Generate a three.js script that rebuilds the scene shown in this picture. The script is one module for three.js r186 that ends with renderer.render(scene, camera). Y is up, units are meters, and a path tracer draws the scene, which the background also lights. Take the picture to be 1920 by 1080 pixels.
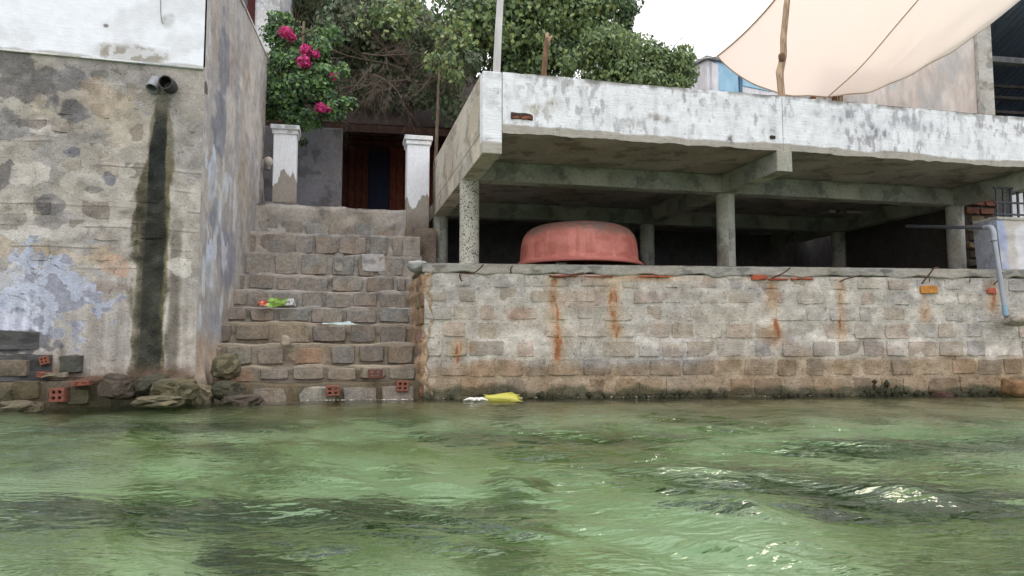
import * as THREE from 'three';
import { mergeGeometries, mergeVertices, toCreasedNormals } from 'three/addons/utils/BufferGeometryUtils.js';
import { RoundedBoxGeometry } from 'three/addons/geometries/RoundedBoxGeometry.js';

// ---------------------------------------------------------------- camera, sky, sun, exposure
const EYE = 0.46, FOCAL = 1400, PITCH = Math.atan(110 / 1400);
const scene = new THREE.Scene();
const camera = new THREE.PerspectiveCamera(2 * Math.atan(540 / FOCAL) * 180 / Math.PI, 16 / 9, 0.05, 1200);
camera.position.set(0, EYE, 0);
camera.lookAt(0, EYE + Math.tan(PITCH), -1);
const renderer = new THREE.WebGLRenderer({ antialias: true });
renderer.toneMapping = THREE.LinearToneMapping;
renderer.toneMappingExposure = 1.36;
renderer.shadowMap.enabled = true;
const SKY_LEVEL = 1.48;
const sun = new THREE.DirectionalLight(0xfff0dc, 0.6);
sun.position.set(3.6, 22.5, -14.8);
sun.target.position.set(0, 0, -4);
sun.castShadow = true; sun.shadow.radius = 20; sun.shadow.mapSize.set(2048, 2048);
Object.assign(sun.shadow.camera, { left: -16, right: 16, top: 16, bottom: -16, near: 1, far: 60 });
scene.add(sun, sun.target);

// ---------------------------------------------------------------- helpers: random, noise, textures
function rng(seed) { let s = seed >>> 0 || 1; return () => { s = (s + 0x6d2b79f5) | 0; let t = Math.imul(s ^ (s >>> 15), 1 | s); t = (t + Math.imul(t ^ (t >>> 7), 61 | t)) ^ t; return ((t ^ (t >>> 14)) >>> 0) / 4294967296; }; }
const clamp = (x, a = 0, b = 1) => (x < a ? a : x > b ? b : x), lerp = (a, b, t) => a + (b - a) * t;
const sstep = (a, b, x) => { const t = clamp((x - a) / (b - a)); return t * t * (3 - 2 * t); };
const LAT = new Float32Array(65536); { const r = rng(77); for (let i = 0; i < 65536; i++) LAT[i] = r(); }
function vn(x, y, seed = 0, per = 256) {                  // value noise 0..1, repeats every per cells
  const xi = Math.floor(x), yi = Math.floor(y), fx = x - xi, fy = y - yi;
  const x0 = ((xi % per) + per) % per, x1 = (x0 + 1) % per, y0 = ((yi % per) + per) % per, y1 = (y0 + 1) % per;
  const o = seed * 7919, h = (a, b) => LAT[(a + b * 251 + o) & 65535];
  const u = fx * fx * (3 - 2 * fx), v = fy * fy * (3 - 2 * fy);
  const a = h(x0, y0), b = h(x1, y0), c = h(x0, y1), d = h(x1, y1);
  return a + (b - a) * u + (c - a) * v + (a - b - c + d) * u * v;
}
function fbm(x, y, oct = 4, seed = 0, per = 256) { let s = 0, a = 0.5, n = 0; for (let i = 0; i < oct; i++) { s += a * vn(x, y, seed + i, per); n += a; x *= 2; y *= 2; per *= 2; a *= 0.5; } return s / n; }
function mix3(a, b, t) { a[0] += (b[0] - a[0]) * t; a[1] += (b[1] - a[1]) * t; a[2] += (b[2] - a[2]) * t; return a; }
function makeTex(w, h, fn, { srgb = true, wrap = true, size = 1 } = {}) {
  const data = new Uint8Array(w * h * 4), c = [0, 0, 0];
  for (let j = 0; j < h; j++) for (let i = 0; i < w; i++) {
    fn(c, (i + 0.5) / w, (j + 0.5) / h);
    const k = (j * w + i) * 4; data[k] = clamp(c[0], 0, 255); data[k + 1] = clamp(c[1], 0, 255); data[k + 2] = clamp(c[2], 0, 255); data[k + 3] = 255;
  }
  const t = new THREE.DataTexture(data, w, h); t.magFilter = THREE.LinearFilter; t.minFilter = THREE.LinearMipmapLinearFilter; t.generateMipmaps = true;
  if (srgb) t.colorSpace = THREE.SRGBColorSpace;
  t.wrapS = t.wrapT = wrap ? THREE.RepeatWrapping : THREE.ClampToEdgeWrapping;
  t.repeat.set(1 / size, 1 / size); t.needsUpdate = true; return t;
}
// tile textures, laid out in metres (size = metres per repeat)
const T = {};
T.grain = makeTex(512, 512, (c, u, v) => { const g = 0.5 * fbm(u * 32, v * 32, 4, 3, 32) + 0.35 * vn(u * 200, v * 200, 9, 200) + 0.3 * fbm(u * 8, v * 8, 3, 5, 8); c[0] = c[1] = c[2] = 255 * clamp(g * 0.95); }, { srgb: false, size: 0.5 });
T.stone = makeTex(512, 512, (c, u, v) => {
  const a = fbm(u * 6, v * 6, 5, 11, 6), b = fbm(u * 40, v * 40, 3, 21, 40), s = vn(u * 170, v * 170, 31, 170), w = fbm(u * 4, v * 4, 4, 15, 4);
  const l = 222 + 66 * (a - 0.5) + 74 * (b - 0.5) + (s > 0.78 ? 32 : s < 0.2 ? -40 : 0);
  c[0] = l + 16 * (w - 0.5) * 2; c[1] = l; c[2] = l - 16 * (w - 0.5) * 2 - 6;
}, { size: 0.7 });
T.concrete = makeTex(1024, 1024, (c, u, v) => {
  const a = fbm(u * 4, v * 4, 5, 41, 4), b = fbm(u * 60, v * 60, 3, 51, 60), s = vn(u * 260, v * 260, 61, 260), w = fbm(u * 3, v * 9, 4, 71, 3), d = fbm(u * 10, v * 10, 4, 75, 10);
  const l = 232 + 80 * (a - 0.5) + 44 * (b - 0.5) + (s > 0.86 ? 18 : s < 0.13 ? -42 : 0) - 40 * sstep(0.56, 0.7, d);
  c[0] = l + 14 * (w - 0.5); c[1] = l; c[2] = l - 16 * (w - 0.5) - 4;
}, { size: 1.4 });
T.pocked = makeTex(512, 512, (c, u, v) => {
  const a = fbm(u * 6, v * 6, 4, 81, 6), s = vn(u * 64, v * 64, 91, 64) * 0.7 + vn(u * 130, v * 130, 92, 130) * 0.3, q = fbm(u * 5, v * 5, 3, 95, 5);
  const l = 225 + 50 * (a - 0.5) - 120 * sstep(0.62, 0.72, s + 0.1 * (q - 0.5));
  c[0] = l; c[1] = l - 1; c[2] = l - 8;
}, { size: 0.6 });
T.wood = makeTex(256, 512, (c, u, v) => { const a = fbm(u * 18, v * 3, 4, 101, 18), b = fbm(u * 5, v * 5, 3, 111, 5); const l = 205 + 120 * (a - 0.5) + 60 * (b - 0.5); c[0] = l * 1.03; c[1] = l * 0.95; c[2] = l * 0.86; }, { size: 0.35 });
T.plastic = makeTex(512, 512, (c, u, v) => { const a = fbm(u * 5, v * 5, 5, 121, 5), b = vn(u * 200, v * 200, 131, 200), s = fbm(u * 30, v * 3, 3, 141, 30); const l = 225 + 44 * (a - 0.5) + 14 * (b - 0.5) + 30 * (s - 0.5); c[0] = l; c[1] = l; c[2] = l; }, { size: 1 });

// ---------------------------------------------------------------- helpers: places, geometry, things
const V = (x, y, d) => new THREE.Vector3(x, y, -d);        // d = metres in front of the camera's shore line
const lift = (py) => Math.tan(PITCH + Math.atan((540 - py) / FOCAL));
const Yat = (py, d) => EYE + d * lift(py);
function at(px, py, d) { const k = lift(py); return V(d * (Math.cos(PITCH) + k * Math.sin(PITCH)) * (px - 960) / FOCAL, EYE + d * k, d); }
class Frame {                                               // a wall line: s along it, Y up, o out towards its face
  constructor(xa, da, xb, db) { const l = Math.hypot(xb - xa, db - da); Object.assign(this, { xa, da, len: l, ux: (xb - xa) / l, ud: (db - da) / l }); }
  pos(s, y, o = 0) { return V(this.xa + s * this.ux + o * this.ud, y, this.da + s * this.ud - o * this.ux); }
  px(px, py) { const k = lift(py), q = (Math.cos(PITCH) + k * Math.sin(PITCH)) * (px - 960) / FOCAL, s = (q * this.da - this.xa) / (this.ux - q * this.ud); return [s, EYE + (this.da + s * this.ud) * k]; }
  get turn() { return Math.atan2(this.ud, this.ux); }
}
function metricUV(g) {                                      // uv in metres by the way each face points
  const p = g.attributes.position, n = g.attributes.normal, uv = new Float32Array(p.count * 2);
  for (let i = 0; i < p.count; i++) {
    const ax = Math.abs(n.getX(i)), ay = Math.abs(n.getY(i)), az = Math.abs(n.getZ(i)), x = p.getX(i), y = p.getY(i), z = p.getZ(i);
    if (ay >= ax && ay >= az) { uv[2 * i] = x; uv[2 * i + 1] = z; } else if (az >= ax) { uv[2 * i] = x; uv[2 * i + 1] = y; } else { uv[2 * i] = z; uv[2 * i + 1] = y; }
  }
  g.setAttribute('uv', new THREE.BufferAttribute(uv, 2)); return g;
}
function sheet(nu, nv, fn, uvfn) {                          // grid: fn(u, v) -> Vector3
  const p = new Float32Array((nu + 1) * (nv + 1) * 3), uv = new Float32Array((nu + 1) * (nv + 1) * 2), ix = [];
  for (let j = 0, k = 0; j <= nv; j++) for (let i = 0; i <= nu; i++, k++) {
    const q = fn(i / nu, j / nv), t = uvfn ? uvfn(i / nu, j / nv) : [i / nu, j / nv];
    p[3 * k] = q.x; p[3 * k + 1] = q.y; p[3 * k + 2] = q.z; uv[2 * k] = t[0]; uv[2 * k + 1] = t[1];
    if (i < nu && j < nv) { const a = k, b = k + 1, c = k + nu + 1; ix.push(a, b, c + 1, a, c + 1, c); }
  }
  const g = new THREE.BufferGeometry();
  g.setAttribute('position', new THREE.BufferAttribute(p, 3)); g.setAttribute('uv', new THREE.BufferAttribute(uv, 2)); g.setIndex(ix); g.computeVertexNormals(); return g;
}
function block(fr, s0, s1, y0, y1, o0, o1, r = 0.008) {     // box along a frame
  const g = new RoundedBoxGeometry(s1 - s0, y1 - y0, o1 - o0, 2, Math.min(r, (s1 - s0) / 3, (y1 - y0) / 3, (o1 - o0) / 3));
  g.rotateY(fr.turn); const c = fr.pos((s0 + s1) / 2, (y0 + y1) / 2, (o0 + o1) / 2); g.translate(c.x, c.y, c.z); return mergeVertices(metricUV(g));
}
function tube(pts, r, seg = 8, n = 0) { const c = new THREE.CatmullRomCurve3(pts, false, 'centripetal'); const g = new THREE.TubeGeometry(c, n || Math.max(2, pts.length * 4), r, seg); const uv = g.attributes.uv, L = c.getLength(); for (let i = 0; i < uv.count; i++) uv.setXY(i, uv.getY(i) * r * 6.28, uv.getX(i) * L); return g; }
function taper(pts, radii, seg = 7) {                       // a limb: straight pieces with radius given at every point
  const P = [], I = [], U = []; let L = 0;
  for (let i = 0; i < pts.length; i++) {
    const a = pts[Math.max(0, i - 1)], b = pts[Math.min(pts.length - 1, i + 1)], t = b.clone().sub(a).normalize();
    const n = new THREE.Vector3(0.31, 0.2, 0.93).cross(t).normalize(), m = t.clone().cross(n); if (i) L += pts[i].distanceTo(pts[i - 1]);
    for (let k = 0; k <= seg; k++) { const w = k / seg * Math.PI * 2, q = pts[i].clone().addScaledVector(n, Math.cos(w) * radii[i]).addScaledVector(m, Math.sin(w) * radii[i]); P.push(q.x, q.y, q.z); U.push(k / seg * 0.3, L); }
    if (i) for (let k = 0; k < seg; k++) { const a0 = (i - 1) * (seg + 1) + k, b0 = i * (seg + 1) + k; I.push(a0, a0 + 1, b0 + 1, a0, b0 + 1, b0); }
  }
  const g = new THREE.BufferGeometry(); g.setAttribute('position', new THREE.Float32BufferAttribute(P, 3)); g.setAttribute('uv', new THREE.Float32BufferAttribute(U, 2)); g.setIndex(I); g.computeVertexNormals(); return g;
}
function rockGeo(rx, ry, rz, seed, rough = 0.3, detail = 3) {
  const g = mergeVertices(new THREE.IcosahedronGeometry(1, detail).deleteAttribute('uv').deleteAttribute('normal')), p = g.attributes.position;
  for (let i = 0; i < p.count; i++) { const x = p.getX(i), y = p.getY(i), z = p.getZ(i); const k = 1 + 0.5 * rough * (fbm(x * 4.1 + z + 30 + seed, y * 4.3 - z * 2 + 30, 3, seed + 3) - 0.5) * 2 + rough * (fbm(x * 1.6 + y * 0.7 + 9 + seed, z * 1.6 - y * 0.9 + 17, 4, seed) - 0.5) * 2; const f = (q) => Math.sign(q) * Math.pow(Math.abs(q), 0.8); p.setXYZ(i, f(x) * rx * k, f(y) * ry * k, f(z) * rz * k); }
  g.computeVertexNormals(); return metricUV(g);
}
const counts = {}, BASE = new Map();
function numbered(n) { counts[n] = (counts[n] ?? -1) + 1; return counts[n] ? n + '_' + String(counts[n]).padStart(3, '0') : n; }
function shade(o) { o.castShadow = o.receiveShadow = true; return o; }
function tag(o, label, category, group, kind) { if (label) o.userData.label = label; if (category) o.userData.category = category; if (group) o.userData.group = group; if (kind) o.userData.kind = kind; return o; }
function thing(name, label, category, base, group) { const o = new THREE.Group(); o.name = numbered(name); o.position.copy(base); scene.add(o); BASE.set(o, base); return tag(o, label, category, group); }
function part(parent, name, geo, m, label, kind) { // geometry given in world metres
  const b = BASE.get(parent), o = shade(new THREE.Mesh(geo.translate(-b.x, -b.y, -b.z), m)); o.name = name; parent.add(o); BASE.set(o, b); return tag(o, label, null, null, kind);
}
function single(name, geo, m, label, category, group, kind, base = new THREE.Vector3()) { const o = shade(new THREE.Mesh(geo.translate(-base.x, -base.y, -base.z), m)); o.name = numbered(name); o.position.copy(base); scene.add(o); BASE.set(o, base); return tag(o, label, category, group, kind); }
const rgb = (r, g, b) => new THREE.Color().setRGB(r / 255, g / 255, b / 255, THREE.SRGBColorSpace);
function mat(color, map, o = {}) { return new THREE.MeshStandardMaterial({ color, map: map || null, roughness: 0.92, metalness: 0, side: THREE.DoubleSide, ...(o.bump === 0 ? {} : { bumpMap: T.grain, bumpScale: o.bump ?? 0.004 }), ...Object.fromEntries(Object.entries(o).filter(([k]) => k !== 'bump')) }); }

// ---------------------------------------------------------------- the sky
{
  const w = 512, h = 256, data = new Float32Array(w * h * 4);
  for (let j = 0; j < h; j++) for (let i = 0; i < w; i++) {
    const el = ((j + 0.5) / h - 0.5) * Math.PI, se = Math.sin(el), k = (j * w + i) * 4;
    let L = el > 0 ? SKY_LEVEL * (0.78 + 0.34 * se) * (0.9 + 0.2 * fbm(i / w * 8, se * 5, 4, 201, 8)) : SKY_LEVEL * 0.35;
    data[k] = L * 1.0; data[k + 1] = L * 0.985; data[k + 2] = L * 1.035; data[k + 3] = 1;
  }
  const t = new THREE.DataTexture(data, w, h, THREE.RGBAFormat, THREE.FloatType); t.mapping = THREE.EquirectangularReflectionMapping; t.magFilter = t.minFilter = THREE.LinearFilter; t.needsUpdate = true;
  scene.background = t; scene.environment = t;
}

// ---------------------------------------------------------------- frames of the place
const SEAWALL = new Frame(-0.775, 6.6, 4.68, 7.15);
const HOUSE = new Frame(-3.91, 5.72, -2.575, 6.1);            // front of the plastered house
const ALLEY = new Frame(-2.575, 6.1, -3.0, 8.9);              // its side, along the stairs
const DECK = new Frame(-0.242, 6.0, -0.242 + Math.cos(0.234), 6.0 + Math.sin(0.234));
const STAIR = new Frame(-2.72, 6.22, -2.72 + 0.976, 6.22 + 0.216);
const WALLTOP = 1.216;

// ---------------------------------------------------------------- seabed, ground, water
const bedDepth = (x, d) => -0.62 + 0.28 * sstep(4.2, 7, d) - 0.5 * sstep(2, -8, d) - 2.5 * sstep(-8, -60, d) + 0.10 * (fbm(x * 0.9 + 40, d * 0.9 + 40, 4, 301) - 0.5) * 2;
{
  const bedTex = makeTex(1024, 1024, (c, u, v) => {
    const a = fbm(u * 5, v * 5, 5, 311, 5), b = fbm(u * 24, v * 24, 4, 321, 24), s = vn(u * 300, v * 300, 331, 300), w = fbm(u * 9, v * 9, 4, 341, 9);
    c[0] = 212; c[1] = 206; c[2] = 182; mix3(c, [160, 160, 116], sstep(0.46, 0.64, a)); mix3(c, [112, 118, 74], sstep(0.53, 0.68, w) * 0.85); mix3(c, [205, 204, 176], sstep(0.6, 0.72, b) * 0.6);
    const l = (b - 0.5) * 46 + (s - 0.5) * 26; c[0] += l; c[1] += l; c[2] += l;
  }, { size: 3.2 });
  const near = [], steps = (a, b, n, pow) => { for (let i = 0; i < n; i++) near.push(a + (b - a) * Math.pow(i / n, pow)); };
  const xs = [], ds = []; for (let x = -7; x <= 7.001; x += 0.12) xs.push(x); for (let x = 8; x < 420; x *= 1.35) { xs.push(x); xs.unshift(-x); }
  for (let d = -2; d <= 9.001; d += 0.12) ds.push(d); for (let d = 3; d < 420; d *= 1.35) ds.unshift(-d);
  const g = sheet(xs.length - 1, ds.length - 1, (u, v) => { const x = xs[Math.round(u * (xs.length - 1))], d = ds[Math.round(v * (ds.length - 1))]; return V(x, bedDepth(x, d), d); }, (u, v) => [xs[Math.round(u * (xs.length - 1))], ds[Math.round(v * (ds.length - 1))]]);
  { const p = g.attributes.position, c = new Float32Array(p.count * 3); for (let i = 0; i < p.count; i++) { const x = p.getX(i), d = -p.getZ(i), q = sstep(4.7, 6.0, d + 1.6 * (fbm(x * 1.3 + 9, d * 1.3, 4, 351) - 0.5)); const big = 1 - 0.36 * sstep(0.5, 0.66, fbm(x * 0.42 + 61, d * 0.95 + 23, 4, 353)); c[3 * i] = lerp(0.86 * big, 0.60, q); c[3 * i + 1] = lerp(0.80 * big, 0.48, q); c[3 * i + 2] = lerp(0.72 * big * big, 0.36, q); } g.setAttribute('color', new THREE.BufferAttribute(c, 3)); }
  single('seabed', g, mat(0xffffff, bedTex, { roughness: 1, bump: 0.01, vertexColors: true }), 'pale sandy seabed with green patches seen through the clear shallow water', 'seabed', null, 'structure');
  const gr = sheet(2, 2, (u, v) => V(lerp(-420, 420, u), 1.15, lerp(9.2, 430, v)), (u, v) => [u * 840, v * 420]);
  single('ground', gr, mat(rgb(120, 112, 100), T.concrete, { roughness: 1 }), 'bare grey ground of the village behind the walls', 'ground', null, 'structure');
}
{
  const r = rng(4242), waves = [];
  for (let i = 0; i < 84; i++) {
    const t = i / 83, lam = 0.055 * Math.pow(30, t), k = 2 * Math.PI / lam, g3 = r() + r() + r() - 1.5, dir = t < 0.6 ? 1.12 + g3 * 0.75 : 1.2 + g3 * 1.5;   // crests lean away to the left
    const slope = t < 0.6 ? 0.025 : t < 0.8 ? 0.017 : 0.011;
    waves.push([k, Math.cos(dir), Math.sin(dir), slope / k, r() * 6.283]);
  }
  const xs = [], ds = []; for (let x = -5.2; x <= 5.9; x += 0.017) xs.push(x); for (let x = 6.0, st = 0.05; x < 260; x += st, st *= 1.22) xs.push(x); for (let x = -5.25, st = 0.05; x > -260; x -= st, st *= 1.22) xs.unshift(x);
  let d0 = 9.0; const dl = []; for (; d0 > 7.6; d0 -= 0.1) dl.push(d0); for (; d0 > 3.4; d0 -= 0.016) dl.push(d0); for (; d0 > 1.0; d0 -= 0.0115) dl.push(d0); for (let st = 0.03; d0 > -260; d0 -= st, st *= 1.16) dl.push(d0);
  ds.push(...dl.reverse());
  // single steeper wavelets: place, half widths, lean, height
  const peaks = [[1385, 1040, 0.22, 0.06, 0.75, 0.033], [1410, 966, 0.16, 0.065, 0.5, 0.033], [1735, 934, 0.16, 0.08, 0.5, 0.028], [970, 905, 0.1, 0.09, 0, 0.024], [815, 910, 0.12, 0.09, 0, 0.022], [1085, 855, 0.12, 0.12, 0, 0.026]].map(([px, py, ...q]) => { const d = EYE / -lift(py), p = at(px, py, d); return [p.x, d, ...q]; });
  const nx = xs.length, nd = ds.length;
  const gust = (x, d) => 0.5 + 0.7 * sstep(0.3, 0.72, fbm(x * 0.55 + 31, d * 0.8 + 7, 3, 411));
  const g = sheet(nx - 1, nd - 1, (u, v) => {
    const i = Math.round(u * (nx - 1)), j = Math.round(v * (nd - 1)), x = xs[i], d = ds[j];
    const gap = Math.max(Math.abs((xs[i + 1] ?? x + 90) - x), Math.abs((ds[j + 1] ?? d + 90) - d));
    let y = 0, ox = 0, od = 0; const gs = gust(x, d) * (1 - 0.45 * sstep(5.2, 6.6, d));
    for (const [k, cx, cd, a, ph] of waves) {
      const keep = k * gap > 2.2 ? 0 : 1; if (!keep) continue;
      const w = k * (x * cx + d * cd) + ph, s = Math.sin(w), c = Math.cos(w), am = a * gs; y += am * s; ox += am * cx * c * 0.85; od += am * cd * c * 0.85;
    }
    for (const [px, pd, rx, rd, tl, am] of peaks) { const ex = (x - px), ed = (d - pd) + tl * ex, q = ex * ex / (rx * rx) + ed * ed / (rd * rd); if (q < 6) y += am * Math.exp(-q) * (0.8 + 0.4 * vn(x * 14 + 40, d * 14 + 40, 7)); }
    return V(x + ox, y, d + od);
  }, (u, v) => [xs[Math.round(u * (nx - 1))], ds[Math.round(v * (nd - 1))]]);
  const rip = makeTex(1024, 1024, (c, u, v) => { c[0] = c[1] = c[2] = 255 * (0.5 * fbm(u * 12 + 0.9 * vn(u * 6, v * 6, 5, 6), v * 34, 4, 421, 12) + 0.5 * fbm(u * 30, v * 76, 3, 431, 30)); }, { srgb: false, size: 1.3 });
  const water = new THREE.MeshPhysicalMaterial({ color: 0xffffff, roughness: 0.03, metalness: 0, transmission: 1, ior: 1.333, thickness: 1, attenuationColor: new THREE.Color(0.52, 0.83, 0.62), attenuationDistance: 1.5, bumpMap: rip, bumpScale: 0.0095 });
  single('sea_water', g, water, 'clear green choppy sea water lapping at the walls', 'sea', null, 'structure');
}

// ---------------------------------------------------------------- masonry
function stoneGeo(fr, s, y, w, h, out, seed, uvOf, bulge = 0.012) {   // rough-faced block: flat irregular face, edges rolling back into the mortar
  const r = rng(seed * 131 + 7), ex = 1 - 0.016 / w, fy = 1 - 0.016 / h, e = [-1, -ex, -0.33, 0.33, ex, 1], f = [-1, -fy, 0, fy, 1];
  const jt = Array.from({ length: 30 }, () => r() - 0.5), P = [], U = [], I = [], skew = (r() - 0.5) * 0.05, tipx = (r() - 0.5) * 0.012, tipy = (r() - 0.5) * 0.012;
  for (let j = 0, k = 0; j < 5; j++) for (let i = 0; i < 6; i++, k++) {
    let a = e[i], b = f[j]; const corner = Math.abs(a) > 0.8 && Math.abs(b) > 0.8;
    let ss = a * w / 2 * (corner ? 0.96 + 0.07 * jt[(k * 3) % 30] : 1) + jt[k] * 0.012 + skew * b * h, yy = b * h / 2 * (corner ? 0.95 : 1) + jt[(k * 7 + 3) % 30] * 0.010;
    const rim = Math.abs(a) > 0.95 || Math.abs(b) > 0.95; const o = rim ? out - 0.045 : out + bulge * (0.4 + jt[(k * 11 + 5) % 30]) + tipx * a + tipy * b - (Math.abs(a) > 0.8 || Math.abs(b) > 0.8 ? 0.25 * bulge : 0);
    const q = fr.pos(s + ss, y + yy, o); P.push(q.x, q.y, q.z); U.push(...uvOf(s + ss, y + yy));
    if (i < 5 && j < 4) I.push(k, k + 1, k + 7, k, k + 7, k + 6);
  }
  const g = new THREE.BufferGeometry(); g.setAttribute('position', new THREE.Float32BufferAttribute(P, 3)); g.setAttribute('uv', new THREE.Float32BufferAttribute(U, 2)); g.setIndex(I); return toCreasedNormals(g, 0.55);
}
// soft noisy-edged patch: 1 inside an ellipse, 0 outside
function patch(s, y, cs, cy, rs, ry, edge = 0.35, wob = 0.9, seed = 0) { const dx = (s - cs) / rs, dy = (y - cy) / ry; if (dx * dx + dy * dy > 5) return 0; const q = Math.sqrt(dx * dx + dy * dy) + wob * (fbm(s * 7 + 3.1 * seed + 50, y * 7 + 50, 4, 500 + seed) - 0.5); return 1 - sstep(1 - edge, 1 + edge * 0.4, q); }

// sea wall
{
  const S0 = 0, S1 = 6.9, Y0 = -0.6, Y1 = WALLTOP;
  const rustAt = [[1040, 515, 640, 20, 1.2], [1046, 605, 680, 20, 1.6], [1150, 515, 610, 20, 1.3], [1154, 600, 638, 24, 1.1], [858, 628, 690, 14, 1.5], [1447, 525, 585, 18, 0.7], [1453, 595, 645, 18, 1.5], [1576, 525, 600, 14, 1.0], [1578, 585, 640, 16, 1.5], [1732, 550, 600, 18, 0.8], [1858, 535, 590, 22, 1.2], [1200, 512, 524, 160, 0.55], [884, 640, 660, 12, 0.6]]
    .map(([px, a, b, w, q], i) => { const [s, ya] = SEAWALL.px(px, a), [, yb] = SEAWALL.px(px, b); return [s, (ya + yb) / 2, w / 2 * 0.0042, (ya - yb) / 2 * 1.05, q, i]; });
  const lime = [[1700, 640, 60, 14], [1860, 660, 70, 16], [1790, 560, 60, 8], [1560, 640, 50, 20], [1000, 640, 90, 22], [1250, 640, 70, 16], [1720, 548, 16, 12], [1440, 600, 30, 14]].map(([px, py, w, h], i) => [...SEAWALL.px(px, py), w * 0.0049, h * 0.0049, i]);
  const pink = [[1650, 655, 34, 18], [1450, 630, 30, 22], [970, 592, 26, 16], [1330, 690, 30, 20], [1550, 720, 40, 16], [1100, 560, 60, 20]].map(([px, py, w, h], i) => [...SEAWALL.px(px, py), w * 0.0049, h * 0.0049, i]);
  const map = makeTex(2048, 512, (c, u, v) => {
    const s = lerp(S0 - 0.3, S1, u), y = lerp(Y0, Y1 + 0.05, v);
    const a = fbm(s * 2.2 + 7, y * 2.8 + 9, 5, 601), b = fbm(s * 14, y * 14 + 20, 4, 611), e = vn(s * 90, y * 90 + 30, 621), k = fbm(s * 1.1 + 60, y * 3 + 60, 4, 631), q = fbm(s * 5 + 20, y * 5 + 20, 4, 641);
    c[0] = 178; c[1] = 174; c[2] = 166; mix3(c, [166, 163, 160], sstep(0.42, 0.66, a) * 0.8); mix3(c, [178, 167, 152], sstep(0.5, 0.66, k) * 0.35); mix3(c, [190, 184, 174], sstep(0.52, 0.7, q) * 0.4);
    for (const [ps, py, rs, ry, i] of pink) mix3(c, [156, 118, 98], patch(s, y, ps, py, rs, ry, 0.3, 0.8, i + 20) * 0.22);
    // brown tide band: damp growth with a ragged upper edge
    const tide = 0.30 + 0.16 * (fbm(s * 1.7 + 11, y * 4 + 3, 4, 651) - 0.5) + 0.02 * s; mix3(c, [152, 132, 106], (1 - sstep(tide - 0.06, tide + 0.04, y)) * (0.5 + 0.5 * q));
    const slime = 0.07 + 0.13 * (fbm(s * 3.1 + 40, 7, 4, 661) - 0.42) + 0.02 * (b - 0.5) * 4; mix3(c, [58, 60, 42], (1 - sstep(slime - 0.03, slime + 0.03, y)) * (0.45 + 0.5 * b)); 
    for (const [ps, py, rs, ry, i] of lime) mix3(c, [208, 203, 196], patch(s, y, ps, py, rs, ry, 0.5, 1.1, i) * 0.75);
    for (const [ps, py, rs, ry, q2, i] of rustAt) { const m = patch(s, y, ps + 0.02 * (vn(y * 9, i) - 0.5), py, rs, ry, 0.5, 0.9, i + 40) * q2; const mm = m * (1.2 * sstep(0.22, 0.74, fbm(s * 26 + 5, y * 12, 4, 671)) + 0.16); mix3(c, [182, 150, 116], patch(s, y, ps, py - 0.02, rs * 2.4, ry * 1.15, 0.9, 1.0, i + 70) * 0.42); mix3(c, [176, 126, 86], clamp(mm * 0.46)); mix3(c, [142, 90, 60], clamp(mm - 0.7) * (0.3 + 0.8 * b)); }
    const l = (b - 0.5) * 62 + (e > 0.8 ? 16 : e < 0.17 ? -30 : 0); c[0] += l; c[1] += l; c[2] += l;
  }, { wrap: false });
  const uvOf = (s, y) => [(s - S0 + 0.3) / (S1 - S0 + 0.3), (y - Y0) / (Y1 + 0.05 - Y0)];
  const W = thing('sea_wall', 'grey stone block sea wall with rust streaks rising from the water under the deck', 'sea wall', SEAWALL.pos(0, 0));
  const wallMat = (r, g, b) => mat(rgb(r, g, b), map, { bump: 0.007, roughness: 0.95 });
  const mortar = wallMat(252, 250, 246), tints = [wallMat(230, 228, 227), wallMat(240, 235, 228), wallMat(214, 213, 214), wallMat(232, 220, 210), wallMat(208, 202, 195), wallMat(228, 219, 206), wallMat(250, 247, 242)];
  // mortar bed: rough sheet, smeared nearly flush with the upper courses
  const smear = (s, y) => -0.008 + 0.026 * (fbm(s * 6 + 3, y * 8 + 5, 4, 701) - 0.45) + 0.005 * sstep(0.3, 0.75, y + 0.3 * (fbm(s * 1.3, y * 2, 3, 711) - 0.5)) - 0.012 * sstep(1.05, 1.1, y) * fbm(s * 9, 4, 3, 715) + 0.006 * (fbm(s * 40, y * 40, 2, 721) - 0.5);
  part(W, 'mortar_bed', sheet(420, 90, (u, v) => { const s = lerp(S0, S1, u), y = lerp(Y0, 1.115, v); return SEAWALL.pos(s, y, smear(s, y)); }, (u, v) => uvOf(lerp(S0, S1, u), lerp(Y0, 1.115, v))), mortar);
  // courses
  const ys = [-0.44, -0.18, 0.012, 0.187, 0.36, 0.528, 0.69, 0.845, 0.985, 1.112], r = rng(99);
  for (let k = 0; k < ys.length - 1; k++) {
    const y0 = ys[k], y1 = ys[k + 1]; let s = S0 - r() * 0.14;
    for (let n = 0; s < S1 - 0.05; n++) {
      const w = (0.19 + 0.17 * r()) * (k > 5 ? 1.05 : 1), g = 0.010 + 0.014 * r(), a = Math.max(s, S0 + 0.004), b = Math.min(s + w, S1); s += w + g; if (b - a < 0.07) continue;
      const hh = (y1 - y0) - 0.010 - 0.014 * r(), sinkIn = (k > 4 ? 0.007 * r() : 0.004 * r());
      part(W, 'stone_block', stoneGeo(SEAWALL, (a + b) / 2, (y0 + y1) / 2 + (r() - 0.5) * 0.012, b - a, hh, 0.002 - sinkIn + 0.006 * r(), k * 100 + n, uvOf, 0.008), tints[k > 4 ? [0, 1, 5, 6, 3, 6][(r() * 6) | 0] : (r() * tints.length) | 0]);
    }
  }
  // concrete capping with broken lower edge
  const capMat = mat(rgb(188, 183, 174), T.concrete, { bump: 0.009 });
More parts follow.
